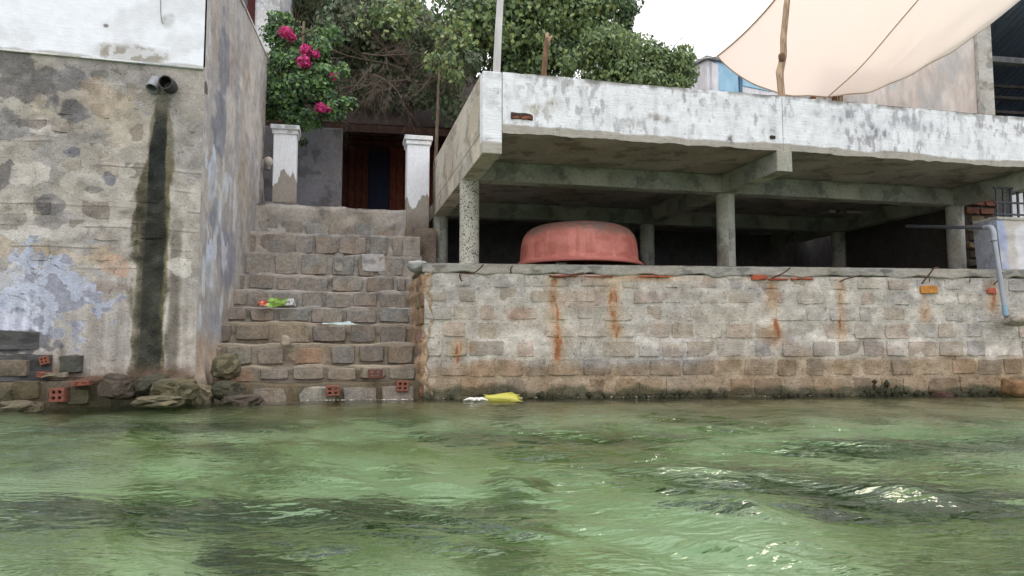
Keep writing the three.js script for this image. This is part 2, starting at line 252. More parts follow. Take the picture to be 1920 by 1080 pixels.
  part(W, 'concrete_cap', sheet(320, 14, (u, v) => {
    let s = lerp(S0 - 0.02, S1, u); const br = 0.06 * (fbm(s * 6 + 2, 3, 5, 731) - 0.3), lo = 1.10 + br; let y, o;
    if (v < 0.25) { y = lo; o = lerp(-0.12, 0.004, v / 0.25); } else if (v < 0.72) { y = lerp(lo, WALLTOP - 0.012, (v - 0.25) / 0.47); o = 0.006 + 0.03 * (fbm(s * 7, y * 16, 5, 741) - 0.5); } else { const t = (v - 0.72) / 0.28; y = WALLTOP + 0.014 * (fbm(s * 6, 9, 4, 745) - 0.5) + 0.012 * (t > 0 ? 0 : -1) * (1 - t); o = lerp(0.008, -2.3, t); s += (1 - u) * 0.095 * o; }
    return SEAWALL.pos(s, y, o);
  }, (u, v) => [lerp(S0, S1, u), v * 0.5]), capMat);
  part(W, 'core', block(SEAWALL, 0.03, S1, -0.6, 1.09, -0.9, -0.1), capMat);
  // rusty starter bars and brick chips under the capping
  const rust = mat(rgb(84, 52, 40), null, { bump: 0.003 }), chip = mat(rgb(190, 100, 72), T.stone), ochre = mat(rgb(206, 138, 62), T.stone);
  const bar = (a, ...pts) => part(W, 'rebar', tube(pts.map(([px, py, o]) => { const [s, y] = SEAWALL.px(px, py); return SEAWALL.pos(s, y, o); }), a, 6), rust);
  bar(0.006, [866, 528, 0.0], [862, 514, 0.03], [885, 514, 0.05], [900, 504, 0.08], [905, 498, 0.1]);
  bar(0.006, [958, 512, 0], [957, 505, 0.04], [960, 500, 0.05]);
  bar(0.007, [1030, 517, 0], [1050, 521, 0.04], [1075, 516, 0.06], [1092, 513, 0.07]);
  bar(0.006, [1440, 525, 0], [1452, 519, 0.04], [1468, 510, 0.06], [1475, 503, 0.07]);
  bar(0.006, [1574, 528, 0], [1584, 523, 0.04], [1604, 518, 0.06]);
  bar(0.007, [1728, 532, 0], [1737, 514, 0.05], [1744, 504, 0.06], [1752, 503, 0.06]);
  bar(0.006, [1862, 535, 0], [1868, 522, 0.05], [1873, 512, 0.05]);
  bar(0.005, [1740, 530, 0.02], [1739, 522, 0.03]); bar(0.005, [1817, 530, 0.01], [1816, 522, 0.02]);
  const chips = (px0, px1, py, h, m, seed) => { const [a, y] = SEAWALL.px(px0, py), [b] = SEAWALL.px(px1, py); part(W, 'brick_chip', stoneGeo(SEAWALL, (a + b) / 2, y, b - a, h, 0.016, seed, (s, q) => [s, q], 0.008), m); };
  chips(1408, 1438, 520, 0.055, chip, 3001); chips(1440, 1478, 524, 0.03, chip, 3002); chips(1482, 1526, 523, 0.028, chip, 3003); chips(1722, 1758, 543, 0.085, ochre, 3004);
  chips(1036, 1084, 517, 0.022, chip, 3005); chips(1094, 1150, 518, 0.018, chip, 3006); chips(1186, 1276, 518, 0.02, chip, 3007); chips(1848, 1866, 545, 0.07, chip, 3008);
  // the eroded flank beside the stairs
  const flankMat = mat(rgb(196, 168, 138), T.stone, { bump: 0.02 });
  const FL = new Frame(-1.30, 8.95, -0.775, 6.6);
  part(W, 'eroded_flank', sheet(90, 70, (u, v) => {
    const s = lerp(-0.02, 2.3, u), y = lerp(-0.5, 1.2, v), n = fbm(s * 3 + 30, y * 4 + 30, 5, 751), c2 = Math.round(y / 0.16); 
    return FL.pos(FL.len - s, y, -0.02 - 0.10 * n + 0.05 * Math.abs(((y / 0.16) % 1) - 0.5) - 0.05 * sstep(0.02, 0, u) + (s < 0.35 ? -0.05 * (0.35 - s) / 0.35 * fbm(y * 6, 3, 3, 7) : 0) + 0.08 - (y > 1.08 ? (y - 1.08) * 0.5 : 0));
  }, (u, v) => [u * 2.3, v * 1.7]), flankMat, 'brown crumbling stone flank beside the stairs');
  { const r2 = rng(55); for (let k = 0; k < 7; k++) for (let n = 0; n < 2; n++) { const w = 0.24 + 0.1 * r2(), cs = 0.14 + n * 0.33 + r2() * 0.06; const FR = FL;
    part(W, 'stone_block', stoneGeo(FR, FR.len - cs, 0.08 + k * 0.16, w, 0.13, 0.0 + 0.03 * r2(), 4000 + k * 3 + n, (s, y) => [s, y], 0.03), mat(rgb(150 + 30 * r2(), 126 + 20 * r2(), 104 + 16 * r2()), T.stone, { bump: 0.012 })); } }
  const seaweed = [], r3 = rng(31);
  for (let i = 0; i < 2600; i++) {
    const s = r3() * 6.6, dense = sstep(0.42, 0.62, fbm(s * 1.2 + 5, 2, 4, 761)) + (s > 3.2 ? 0.35 : 0); if (r3() > dense) continue;
    const lump = Math.exp(-Math.pow((s - SEAWALL.px(1650, 730)[0]) / 0.16, 2)), y = -0.05 + 0.10 * r3() * r3() + lump * 0.13 * r3(), o = 0.005 + 0.03 * r3(), L = 0.012 + 0.02 * r3();
    const g = new THREE.TetrahedronGeometry(L, 1); g.scale(1, 0.7 + r3(), 0.8); g.rotateY(r3() * 6); const q = SEAWALL.pos(s, y, o); g.translate(q.x, q.y, q.z); seaweed.push(g);
  }
  single('seaweed', mergeGeometries(seaweed), mat(rgb(66, 66, 44), T.stone, { bump: 0.004 }), 'dark green seaweed clinging along the foot of the stone sea wall', 'seaweed', null, 'stuff');
}

// ---------------------------------------------------------------- stairs
const stepPy = [718, 686, 644, 605, 575, 545, 515, 475, 437, 385], stepT = []; const stepY = [];
for (let k = 0; k < 10; k++) { const t = 0.02 + 0.245 * k; stepT.push(t); stepY.push(Yat(stepPy[k], 6.22 + 0.216 * 1.05 + t * 0.976)); }
{
  const St = thing('stone_staircase', 'steep worn staircase of stone blocks climbing from the water to the gate', 'stairs', STAIR.pos(1, 0, 0));
  const cols = [[164, 150, 134], [156, 144, 131], [150, 142, 135], [170, 142, 120], [162, 154, 141], [146, 136, 127]].map((c) => mat(rgb(...c), T.stone, { bump: 0.009 }));
  const greys = [[174, 166, 159], [164, 157, 151], [168, 157, 149], [162, 160, 158], [178, 170, 162], [164, 152, 143]].map((c) => mat(rgb(...c), T.stone, { bump: 0.009 }));
  const mortLow = mat(rgb(164, 152, 134), T.concrete, { bump: 0.012 }), mortHigh = mat(rgb(182, 174, 166), T.concrete, { bump: 0.012 }), wet = mat(rgb(104, 92, 70), T.stone, { bump: 0.012, roughness: 0.6 });
  const r = rng(808);
  for (let k = 0; k < 10; k++) {
    const t = stepT[k], y1 = stepY[k], y0 = k ? stepY[k - 1] - 0.03 : -0.5, run = k < 9 ? 0.30 : 1.6;
    const left = -0.03 - 0.075 * (t / 0.976) * 0 + 0, right = 1.93 - 0.0 * t; const A = STAIR.pos(0, 0, -t);
    const FR = new Frame(A.x, -A.z, A.x + 0.976, -A.z + 0.216), lowk = k < 4;
    const hump = (s) => 0.028 * (fbm(s * 4 + k * 9, k, 4, 811) - 0.5) * 2;
    const step = part(St, 'step', sheet(70, 16, (u, v) => {
      const s = lerp(left - 0.2, right + 0.2, u); 
      if (v <= 0.5) { const y = lerp(y0, y1 + hump(s) - 0.012, v * 2); return FR.pos(s, y, -0.012 + (k > 7 ? 0.10 : 0.046) * (fbm(s * 6 + k * 5, y * 8 + 40, 4, 821) - 0.42)); }
      const w = (v - 0.5) * 2; return FR.pos(s, y1 + hump(s) * (1 - 0.5 * w) + 0.012 * (fbm(s * 8, w * 5 + k * 7, 3, 831) - 0.5), -0.006 - (run + 0.05) * w);
    }, (u, v) => [u * 2.3 + k * 0.37, k * 0.41 + v * 0.6]), k === 0 ? wet : lowk ? mortLow : mortHigh);
    const rows = k === 0 ? [[-0.28, -0.04], [-0.02, y1 - 0.02]] : k === 9 ? [[y0 + 0.035, y0 + 0.2]] : y1 - y0 > 0.3 ? [[y0 + 0.035, y1 - 0.015]] : [[y0 + 0.035, y1 - 0.012]];
    for (const [a0, a1] of rows) for (let s = left + 0.02 - r() * 0.1, n = 0; s < right - 0.06; n++) {
      const w = (lowk ? 0.22 : 0.17) + 0.16 * r(), b = Math.min(s + w, right), a = Math.max(s, left + 0.01); s += w + 0.02 + 0.025 * r(); if (b - a < 0.07) continue;
      const h = Math.min(a1 - a0, 0.24) - 0.02 * r(), big = r();
      part(step, 'stone_block', stoneGeo(FR, (a + b) / 2, (a0 + a1) / 2 + 0.024 * (r() - 0.5), b - a, Math.max(0.05, h * (0.86 + 0.16 * r())), (k === 9 ? -0.012 : 0.012) + 0.022 * r() * (lowk ? 1.4 : 0.6), 5000 + k * 60 + n * 3 + (a0 < -0.2 ? 30 : 0), (p, q) => [p + k * 0.31, q + n * 0.17], 0.010), (lowk ? cols : greys)[(big * 6) | 0]);
    }
    if (k === 7) { const [s, y] = FR.px(700, 493); part(step, 'plaster_patch', stoneGeo(FR, s, y, 0.27, 0.2, 0.03, 5901, (p, q) => [p, q], 0.004), mat(rgb(196, 192, 192), T.concrete), 'pale smooth plaster patch on an upper riser'); const [s2, y2] = FR.px(635, 492); part(step, 'plaster_patch', stoneGeo(FR, s2, y2, 0.1, 0.2, 0.028, 5902, (p, q) => [p, q], 0.004), mat(rgb(176, 170, 162), T.concrete)); }
  }
  // hollow bricks built into the lowest risers
}
function hollowBrickGeo(w, h, depth) {
  const sh = new THREE.Shape([[-w / 2, -h / 2], [w / 2, -h / 2], [w / 2, h / 2], [-w / 2, h / 2]].map(([x, y]) => new THREE.Vector2(x, y)));
  for (const x of [-1, 1]) for (const y of [-1, 1]) { const q = new THREE.Path(), cx = x * w * 0.22, cy = y * h * 0.22, a = w * 0.14, b = h * 0.14; q.moveTo(cx - a, cy - b); q.lineTo(cx - a, cy + b); q.lineTo(cx + a, cy + b); q.lineTo(cx + a, cy - b); sh.holes.push(q); }
  const g = new THREE.ExtrudeGeometry(sh, { depth, bevelEnabled: true, bevelSize: 0.003, bevelThickness: 0.003, bevelSegments: 1 }); g.translate(0, 0, -depth); return metricUV(mergeGeometries([g.toNonIndexed ? g : g]));
}
{
  const m = mat(rgb(140, 86, 70), T.stone, { bump: 0.008 }), dk = mat(rgb(112, 72, 60), T.stone, { bump: 0.004 });
  const put = (px, py, d, w, h, turn, tilt, label, mm = m) => { const p = at(px, py, d), g = hollowBrickGeo(w, h, 0.1); g.rotateZ(tilt); g.rotateY(turn); g.translate(p.x, p.y, p.z); single('hollow_brick', g, mm, label, 'brick', null, null, p); };
  put(106, 741, 5.62, 0.098, 0.098, 0.1, 0.02, 'red hollow brick with four clean square holes, lowest at the foot of the plastered house');
  put(82, 676, 5.75, 0.06, 0.055, 0.35, 0.25, 'broken red hollow brick topmost in the rubble below the whitish plaster patch');
  put(74, 703, 5.7, 0.06, 0.035, -0.25, -0.12, 'orange red hollow brick chip wedged between the two ledges of the house footing');
  put(150, 719, 5.66, 0.12, 0.03, 0.2, 0.06, 'thin red hollow brick fragment lying on the lower ledge of the house footing');
  put(624, 733, 6.38, 0.11, 0.08, 0.22, 0.03, 'red hollow brick at the waterline in the middle of the lowest step');
  put(755, 724, 6.55, 0.10, 0.085, 0.22, -0.04, 'red hollow brick at the waterline where the lowest step meets the sea wall');
  put(704, 701, 6.5, 0.12, 0.07, 0.22, 0.0, 'small dull hollow brick showing its holes in the second step', dk);
  put(786, 462, 8.8, 0.15, 0.075, 0.1, 0.05, 'dark red hollow brick in the broken base of the gate pillar by the deck', dk);
}

// ---------------------------------------------------------------- plastered house at the left
{
  const S0 = -2.2, S1 = HOUSE.len, YB = 2.80, TOP = 3.985;
  const F = (px, py, w, h, col, a, edge = 0.4, wob = 0.9) => { const [s, y] = HOUSE.px(px, py), k = 5.9 / 1400; return [s, y, w * k, h * k, col, a, edge, wob]; };
  const marks = [
    F(30, 140, 60, 60, [98, 95, 94], 0.85), F(128, 150, 46, 24, [104, 102, 104], 0.75), F(140, 198, 34, 26, [100, 99, 104], 0.8), F(12, 235, 40, 34, [112, 110, 112], 0.7), F(186, 142, 20, 12, [112, 110, 104], 0.7),
    F(195, 185, 56, 34, [172, 150, 124], 0.45, 0.8), F(250, 220, 60, 60, [178, 166, 146], 0.5, 0.7), F(75, 200, 24, 40, [174, 160, 138], 0.5), F(128, 286, 26, 16, [98, 98, 106], 0.8, 0.3), F(208, 336, 15, 22, [96, 96, 104], 0.8, 0.3), F(8, 335, 22, 30, [104, 100, 98], 0.9, 0.2), F(95, 382, 26, 18, [106, 104, 106], 0.8), F(172, 355, 24, 10, [104, 102, 100], 0.7),
    F(50, 330, 34, 26, [204, 196, 186], 0.7), F(70, 436, 90, 16, [196, 190, 184], 0.75), F(168, 452, 26, 9, [176, 176, 200], 0.8), F(80, 245, 36, 12, [196, 190, 184], 0.6), F(25, 412, 50, 20, [120, 114, 108], 0.7), F(110, 408, 44, 20, [124, 120, 120], 0.6), 
    F(190, 560, 110, 130, [158, 152, 146], 0.75, 0.6), F(216, 502, 24, 22, [186, 152, 130], 0.7), F(196, 540, 36, 14, [140, 124, 114], 0.6), F(60, 480, 120, 26, [182, 164, 142], 0.6),
    F(60, 560, 96, 74, [176, 182, 200], 0.95, 0.3, 1.3), F(30, 605, 44, 30, [204, 206, 222], 0.7, 0.4, 1.3), F(20, 545, 50, 40, [208, 212, 226], 0.5, 0.4, 1.4), F(32, 640, 70, 20, [104, 104, 106], 0.9, 0.3),
  ];
  const [as, ay] = HOUSE.px(312, 178), bottomAt = HOUSE.px(300, 700);
  const map = makeTex(1536, 1536, (c, u, v) => {
    const s = lerp(S0, S1, u), y = lerp(-0.5, YB + 0.02, v);
    const a = fbm(s * 2 + 40, y * 2 + 40, 5, 901), b = fbm(s * 12 + 40, y * 12 + 40, 4, 911), e = vn(s * 110 + 300, y * 110, 921), k = fbm(s * 4 + 20, y * 4, 5, 931), st = fbm(s * 26 + 90, y * 1.6, 4, 941);
    c[0] = 162; c[1] = 155; c[2] = 146; const a2 = a + 0.16 * (b - 0.5); mix3(c, [136, 132, 129], sstep(0.51, 0.6, a2) * 0.65); mix3(c, [174, 167, 156], sstep(0.54, 0.6, k + 0.1 * (b - 0.5)) * 0.7);
    marks.forEach((m, i) => { const q = sstep(0.25, 0.75, patch(s, y, m[0], m[1], m[2], m[3], m[6], m[7] * 1.25 + 0.7, i) + 0.5 * (b - 0.5)) * (0.65 + 0.5 * fbm(s * 24, y * 24, 3, 955)); if (q > 0.02) { mix3(c, m[4], q * m[5]); if (i === 23) mix3(c, [118, 118, 128], q * sstep(0.5, 0.62, b) * 0.8); } });
    const low = 1 - sstep(0.6, 1.5, y + 0.5 * (a - 0.5)); const l0 = (st - 0.5) * 52 * low; c[0] += l0; c[1] += l0; c[2] += l0;
    { const yy = y + 0.05 * (fbm(s * 2, y * 0.5, 3, 957) - 0.5), row = Math.floor(yy / 0.165), fr = yy / 0.165 - row, on = sstep(0.5, 0.6, fbm(s * 2.6 + row * 7, row * 3 + 1, 3, 959)) * sstep(0.9, 1.2, y) * sstep(2.7, 2.3, y); mix3(c, [74, 68, 62], (1 - sstep(0.012, 0.05, Math.abs(fr - 0.5))) * on * 0.7 * (0.4 + b)); mix3(c, [196, 190, 180], (1 - sstep(0.05, 0.14, Math.abs(fr - 0.58))) * on * 0.45 * (0.3 + k)); const ck = Math.abs(fbm(s * 2.3 + 7, y * 3.1 + 2, 5, 963) - 0.5); mix3(c, [86, 80, 74], (1 - sstep(0.0, 0.006, ck)) * sstep(0.5, 0.58, a) * 0.6); }
    // algae run below the drain pipes
    const fall = (ay - y), t = clamp(fall / 1.1), wob = 0.05 * (fbm(y * 3, 5, 4, 951) - 0.5), cx = as - 0.02 - 0.05 * t + 0.6 * wob, hw = lerp(0.07, 0.135, sstep(0.0, 0.85, t)) * (0.6 + 0.9 * fbm(y * 5 + 5, s * 5, 4, 961));
    if (fall > -0.02) {
      const dx = Math.abs(s - cx) / hw + 0.7 * (fbm(s * 18, y * 2.4, 4, 971) - 0.5), q = (1 - sstep(0.75, 1.02, dx)) * sstep(-0.02, 0.1, fall);
      mix3(c, [96, 90, 70], q * (0.55 + 0.5 * k)); const core = Math.abs(s - as + 0.03 + 0.02 * t - 0.6 * wob) / (0.06 + 0.02 * sstep(0.2, 0.9, t)) + 0.8 * (fbm(s * 26, y * 3, 4, 973) - 0.5); mix3(c, [26, 30, 27], (1 - sstep(0.8, 1.1, core)) * sstep(0.0, 0.35, fall) * 0.95); mix3(c, [52, 50, 40], (1 - sstep(0.5, 1.0, dx + 0.7 * (b - 0.5))) * sstep(0.6, 1.1, fall) * 0.75);
      mix3(c, [92, 88, 50], (1 - sstep(0.0, 0.035, Math.abs(s - cx - hw * 0.75))) * sstep(0.4, 0.9, fall) * 0.6 * b * 1.4);
      const cx2 = as + 0.115, d2 = Math.abs(s - cx2) / 0.055 + 0.8 * (fbm(s * 14, y * 4, 3, 981) - 0.5); mix3(c, [70, 64, 54], (1 - sstep(0.3, 1.2, d2)) * sstep(0.95, 1.2, fall) * 0.5);
      mix3(c, [205, 198, 186], (1 - sstep(0.0, 0.016, Math.abs(s - as - 0.058 - 0.02 * (vn(y * 6, 3) - 0.5)))) * sstep(1.15, 1.3, fall) * 0.4 * (0.4 + b));
      const [ws, wy] = [as + 0.125, HOUSE.px(348, 505)[1]]; mix3(c, [214, 209, 200], patch(s, y, ws, wy, 0.065, 0.09, 0.3, 3.4, 88) * 0.6);
    }
    mix3(c, [104, 84, 66], (1 - sstep(0.2, 0.34, y + 0.2 * (k - 0.5))) * 0.8); mix3(c, [62, 62, 44], (1 - sstep(0.05, 0.2, y + 0.2 * (b - 0.5))) * 0.85);
    const l = (b - 0.5) * 58 + (e > 0.82 ? 14 : e < 0.15 ? -26 : 0); c[0] += l; c[1] += l; c[2] += l;
  }, { wrap: false });
  const uvOf = (s, y) => [(s - S0) / (S1 - S0), (y + 0.5) / (YB + 0.52)];
  const H = thing('plastered_house', 'big weathered house with white upper wall and stained grey plaster below, rising from the water', 'house', HOUSE.pos(S1, 0, 0));
  const low = mat(0xffffff, map, { bump: 0.006 });
  const rough = (s, y) => { const k = fbm(s * 4 + 20, y * 5 + 5, 5, 991), m = sstep(2.75, 2.0, y) * sstep(0.9, 1.5, y); return 0.03 * (k - 0.5) * (0.35 + m) - 0.02 * sstep(0.62, 0.7, fbm(s * 3 + 9, y * 4 + 9, 4, 995)) * m; };
  part(H, 'lower_wall', sheet(150, 170, (u, v) => { const s = lerp(S0, S1, u), y = lerp(-0.5, YB, v); return HOUSE.pos(s, y, rough(s, y) * sstep(S1, S1 - 0.05, s)); }, (u, v) => uvOf(lerp(S0, S1, u), lerp(-0.5, YB, v))), low);
  // white painted wall above, its lower lip hanging a little proud
  const wm = makeTex(1024, 512, (c, u, v) => {
    const s = lerp(S0, S1, u), y = lerp(YB, TOP, v), a = fbm(s * 3, y * 3, 5, 1001), b = fbm(s * 16, y * 16, 4, 1011); c[0] = 236; c[1] = 238; c[2] = 244; mix3(c, [214, 214, 218], sstep(0.52, 0.66, a) * 0.6);
    const [gs, gy] = HOUSE.px(248, 96); mix3(c, [164, 158, 150], patch(s, y, gs, gy - 0.02, 0.26, 0.085, 0.5, 1.2, 3) * (0.35 + 0.75 * sstep(0.4, 0.6, b))); const [q1, q2] = HOUSE.px(318, 38); mix3(c, [170, 168, 164], patch(s, y, q1, q2, 0.05, 0.06, 0.6, 1.4, 5) * 0.7 * b * 1.6); const [h1, h2] = HOUSE.px(202, 48); mix3(c, [130, 128, 126], patch(s, y, h1, h2, 0.02, 0.016, 0.5, 1.2, 6));
    const lip = YB + 0.05 * fbm(s * 5, 3, 4, 1021) - 0.012; mix3(c, [150, 146, 138], (1 - sstep(lip - 0.012, lip + 0.01, y)) * 0.6); const l = (b - 0.5) * 14; c[0] += l; c[1] += l; c[2] += l;
  }, { wrap: false });
  part(H, 'upper_wall', sheet(60, 30, (u, v) => { const s = lerp(S0, S1 - 0.012, u), y = lerp(YB - 0.012, TOP, v); return HOUSE.pos(s, y, 0.016 + 0.008 * (fbm(s * 2, y * 2, 3, 1031) - 0.5)); }), mat(0xffffff, wm, { bump: 0.003 }), 'white painted upper wall');
  part(H, 'upper_wall_lip', block(HOUSE, S0, S1 - 0.012, YB - 0.028, YB - 0.012, -0.02, 0.02, 0.004), mat(rgb(230, 230, 232), T.concrete));
  part(H, 'crack', tube([[302, -10], [302, 15], [303, 35], [306, 46]].map(([x, y]) => { const [s, q] = HOUSE.px(x, y); return HOUSE.pos(s, q, 0.018); }), 0.0025, 5), mat(rgb(120, 116, 112)));
  // stones that show through the worn plaster
  const r = rng(17), mats = [[236, 232, 228], [210, 206, 204], [250, 244, 236]].map((c) => mat(rgb(...c), map, { bump: 0.008 }));
  for (let k = 0; k < 9; k++) for (let s = 0.02 + r() * 0.2, n = 0; s < 0.86; n++) { const w = 0.12 + 0.16 * r(), h = 0.13 + 0.03 * r(), y = 1.22 + k * 0.165; if (r() < 0.55) part(H, 'stone', stoneGeo(HOUSE, s + w / 2, y + 0.05 * (r() - 0.5), w, h, -0.006 + 0.008 * r(), 6000 + k * 20 + n, uvOf, 0.012), mats[(r() * 3) | 0]); s += w + 0.03; }
  // alley side
  const sideMarks = [[420, 110, 12, 90, [118, 118, 124], 0.8], [412, 240, 14, 70, [112, 115, 123], 0.8], [442, 150, 10, 60, [130, 130, 134], 0.6], [398, 330, 8, 60, [176, 188, 208], 0.9], [404, 420, 12, 70, [120, 126, 142], 0.8], [392, 500, 8, 60, [182, 192, 210], 0.8], [425, 480, 18, 80, [128, 130, 142], 0.7], [400, 600, 18, 60, [150, 156, 172], 0.7], [460, 350, 16, 70, [148, 138, 124], 0.6], [470, 200, 18, 80, [180, 174, 166], 0.6], [440, 600, 14, 36, [176, 184, 200], 0.8], [392, 60, 6, 60, [186, 186, 190], 0.6], [386, 165, 4, 12, [80, 70, 64], 0.8]].map(([px, py, w, h, col, a]) => { const [s, y] = ALLEY.px(px, py), [q] = ALLEY.px(px + w, py), [, y2] = ALLEY.px(px, py - h); return [s, y, Math.max(0.06, q - s), y2 - y, col, a, 0.6, 1.3]; });
  const sm = makeTex(1024, 1024, (c, u, v) => {
    const s = u * ALLEY.len, y = lerp(-0.5, TOP, v), st = fbm(s * 4 + 10, y * 2.2, 5, 1101), st2 = fbm(s * 6 + 40, y * 3, 5, 1111), a = fbm(s * 2, y * 2, 5, 1121), b = fbm(s * 14, y * 14, 4, 1131), e = vn(s * 110, y * 110, 1141);
    c[0] = 158; c[1] = 155; c[2] = 152; const a3 = a + 0.14 * (b - 0.5); mix3(c, [176, 171, 163], sstep(0.53, 0.59, a3) * 0.7); mix3(c, [136, 134, 136], sstep(0.55, 0.62, st + 0.16 * (b - 0.5)) * 0.5); { const ck = Math.abs(fbm(s * 1.6 + 17, y * 2.2 + 2, 5, 1157) - 0.5); mix3(c, [92, 88, 86], (1 - sstep(0.0, 0.005, ck)) * 0.5); }
    sideMarks.forEach((m, i) => { const q = patch(s, y, m[0], m[1], m[2], m[3], m[6], m[7], 60 + i); if (q > 0) mix3(c, m[4], sstep(0.2, 0.7, q + 0.5 * (b - 0.5)) * m[5] * 0.85 * (0.55 + 0.9 * sstep(0.35, 0.6, st))); });
    mix3(c, [190, 198, 210], sstep(0.55, 0.66, st2 + 0.15 * (a - 0.5)) * (1 - sstep(1.0, 2.0, s)) * (1 - sstep(1.9, 2.6, y)) * 0.7);
    mix3(c, [146, 134, 120], sstep(0.55, 0.68, fbm(s * 3 + 70, y * 1.5, 4, 1151)) * 0.5);
    mix3(c, [150, 128, 104], (1 - sstep(0.35, 0.6, y + 0.4 * (st - 0.5))) * 0.7); mix3(c, [64, 64, 46], (1 - sstep(0.08, 0.26, y + 0.2 * (st2 - 0.5))) * 0.8);
    const l = (b - 0.5) * 46 + (st2 - 0.5) * 16 + (e > 0.84 ? 12 : e < 0.14 ? -22 : 0); c[0] += l; c[1] += l; c[2] += l;
  }, { wrap: false });
  part(H, 'side_wall', sheet(90, 90, (u, v) => { const s = u * ALLEY.len, y = lerp(-0.5, TOP, v); const fl = 0.16 * Math.pow(1 - sstep(-0.1, 0.75, y), 2) * fbm(s * 3, 2, 3, 3); return ALLEY.pos(s, y, (0.018 * (fbm(s * 3, y * 3, 4, 1161) - 0.5) + fl) * sstep(0, 0.06, s)); }), mat(0xffffff, sm, { bump: 0.005 }), 'side wall of streaked grey plaster along the stairs');
  part(H, 'coping', block(ALLEY, -0.02, ALLEY.len + 0.02, TOP, TOP + 0.03, -0.14, 0.012, 0.006), mat(rgb(214, 212, 208), T.concrete));
  part(H, 'back_wall', block(new Frame(-8.2, 8.95 - 1.5, -3.03, 8.95), 0, 5.38, 0.5, TOP - 0.02, -0.1, 0), mat(rgb(170, 165, 160), T.concrete));
  part(H, 'roof_terrace', sheet(2, 2, (u, v) => V(lerp(-7, lerp(-2.6, -3.02, v), u), TOP - 0.35, lerp(lerp(4.9, 6.14, u), 8.9, v)), (u, v) => [u * 4, v * 3]), mat(rgb(150, 146, 140), T.concrete));
  // drain pipes
  const pipe = (px, py, d, r0, dir, m, label) => {
    const p = at(px, py, d), o = HOUSE.pos(0, 0, 1).sub(HOUSE.pos(0, 0, 0)), a = p.clone().addScaledVector(o, -0.10), pts = [a, p.clone(), p.clone().add(dir)];
    const t = new THREE.CatmullRomCurve3(pts, false, 'catmullrom', 0.2), shell = new THREE.TubeGeometry(t, 14, r0, 18), inner = new THREE.TubeGeometry(t, 14, r0 * 0.86, 18), e = pts[2], nn = t.getTangent(1);
    const ring = new THREE.RingGeometry(r0 * 0.86, r0, 18); ring.lookAt(nn); ring.translate(e.x, e.y, e.z);
    return part(H, 'drain_pipe', mergeGeometries([shell, inner, ring]), m, label);
  };
  pipe(292, 152, 5.98, 0.048, V(-0.005, -0.08, -0.05), mat(rgb(160, 162, 166), T.plastic, { bump: 0.001, roughness: 0.5 }), 'grey elbow pipe end pointing down');
  pipe(318, 160, 5.98, 0.056, V(0.005, -0.004, -0.09), mat(rgb(52, 54, 58), T.plastic, { bump: 0.001, roughness: 0.5 }), 'black open pipe end');
  // footing: rough ledges of old masonry
  const foot = mat(rgb(112, 100, 82), T.stone, { bump: 0.016 }), footd = mat(rgb(92, 92, 92), T.concrete, { bump: 0.012 });
  const ledge = (s0, s1, y0, y1, o, m, seed) => part(H, 'ledge', sheet(60, 24, (u, v) => { const s = lerp(s0, s1, u), n = fbm(s * 5 + seed, v * 3 + seed, 4, 1201); const end = sstep(0, 0.06, u) * sstep(1, 0.9, u), oo = (o + 0.05 * (n - 0.5)) * end; if (v < 0.7) return HOUSE.pos(s, lerp(y0, y1 + 0.04 * (n - 0.5), v / 0.7), oo); return HOUSE.pos(s, y1 + 0.04 * (n - 0.5), lerp(oo, -0.03, (v - 0.7) / 0.3)); }, (u, v) => [u * (s1 - s0), v * 0.4]), m);
  ledge(-2.2, 0.78, -0.5, 0.20, 0.13, foot, 3); ledge(-2.2, 0.36, 0.2, 0.40, 0.07, footd, 9); ledge(-2.2, 0.26, 0.44, 0.58, 0.05, footd, 21);
  const fs = (px, py, w, h, o, c, seed) => { const [s, y] = HOUSE.px(px, py); part(H, 'stone', stoneGeo(HOUSE, s, y, w, h, o, seed, (p, q) => [p, q], 0.03), mat(rgb(...c), T.stone, { bump: 0.012 })); };
  fs(136, 682, 0.17, 0.14, 0.06, [96, 94, 86], 7001); fs(30, 690, 0.22, 0.13, 0.09, [124, 112, 98], 7002); fs(60, 730, 0.2, 0.14, 0.15, [100, 92, 70], 7003); fs(150, 742, 0.2, 0.12, 0.14, [116, 112, 90], 7004); fs(14, 745, 0.16, 0.14, 0.16, [92, 88, 70], 7005); fs(180, 712, 0.26, 0.07, 0.14, [112, 90, 76], 7006); fs(110, 703, 0.18, 0.05, 0.12, [130, 120, 104], 7007);
}
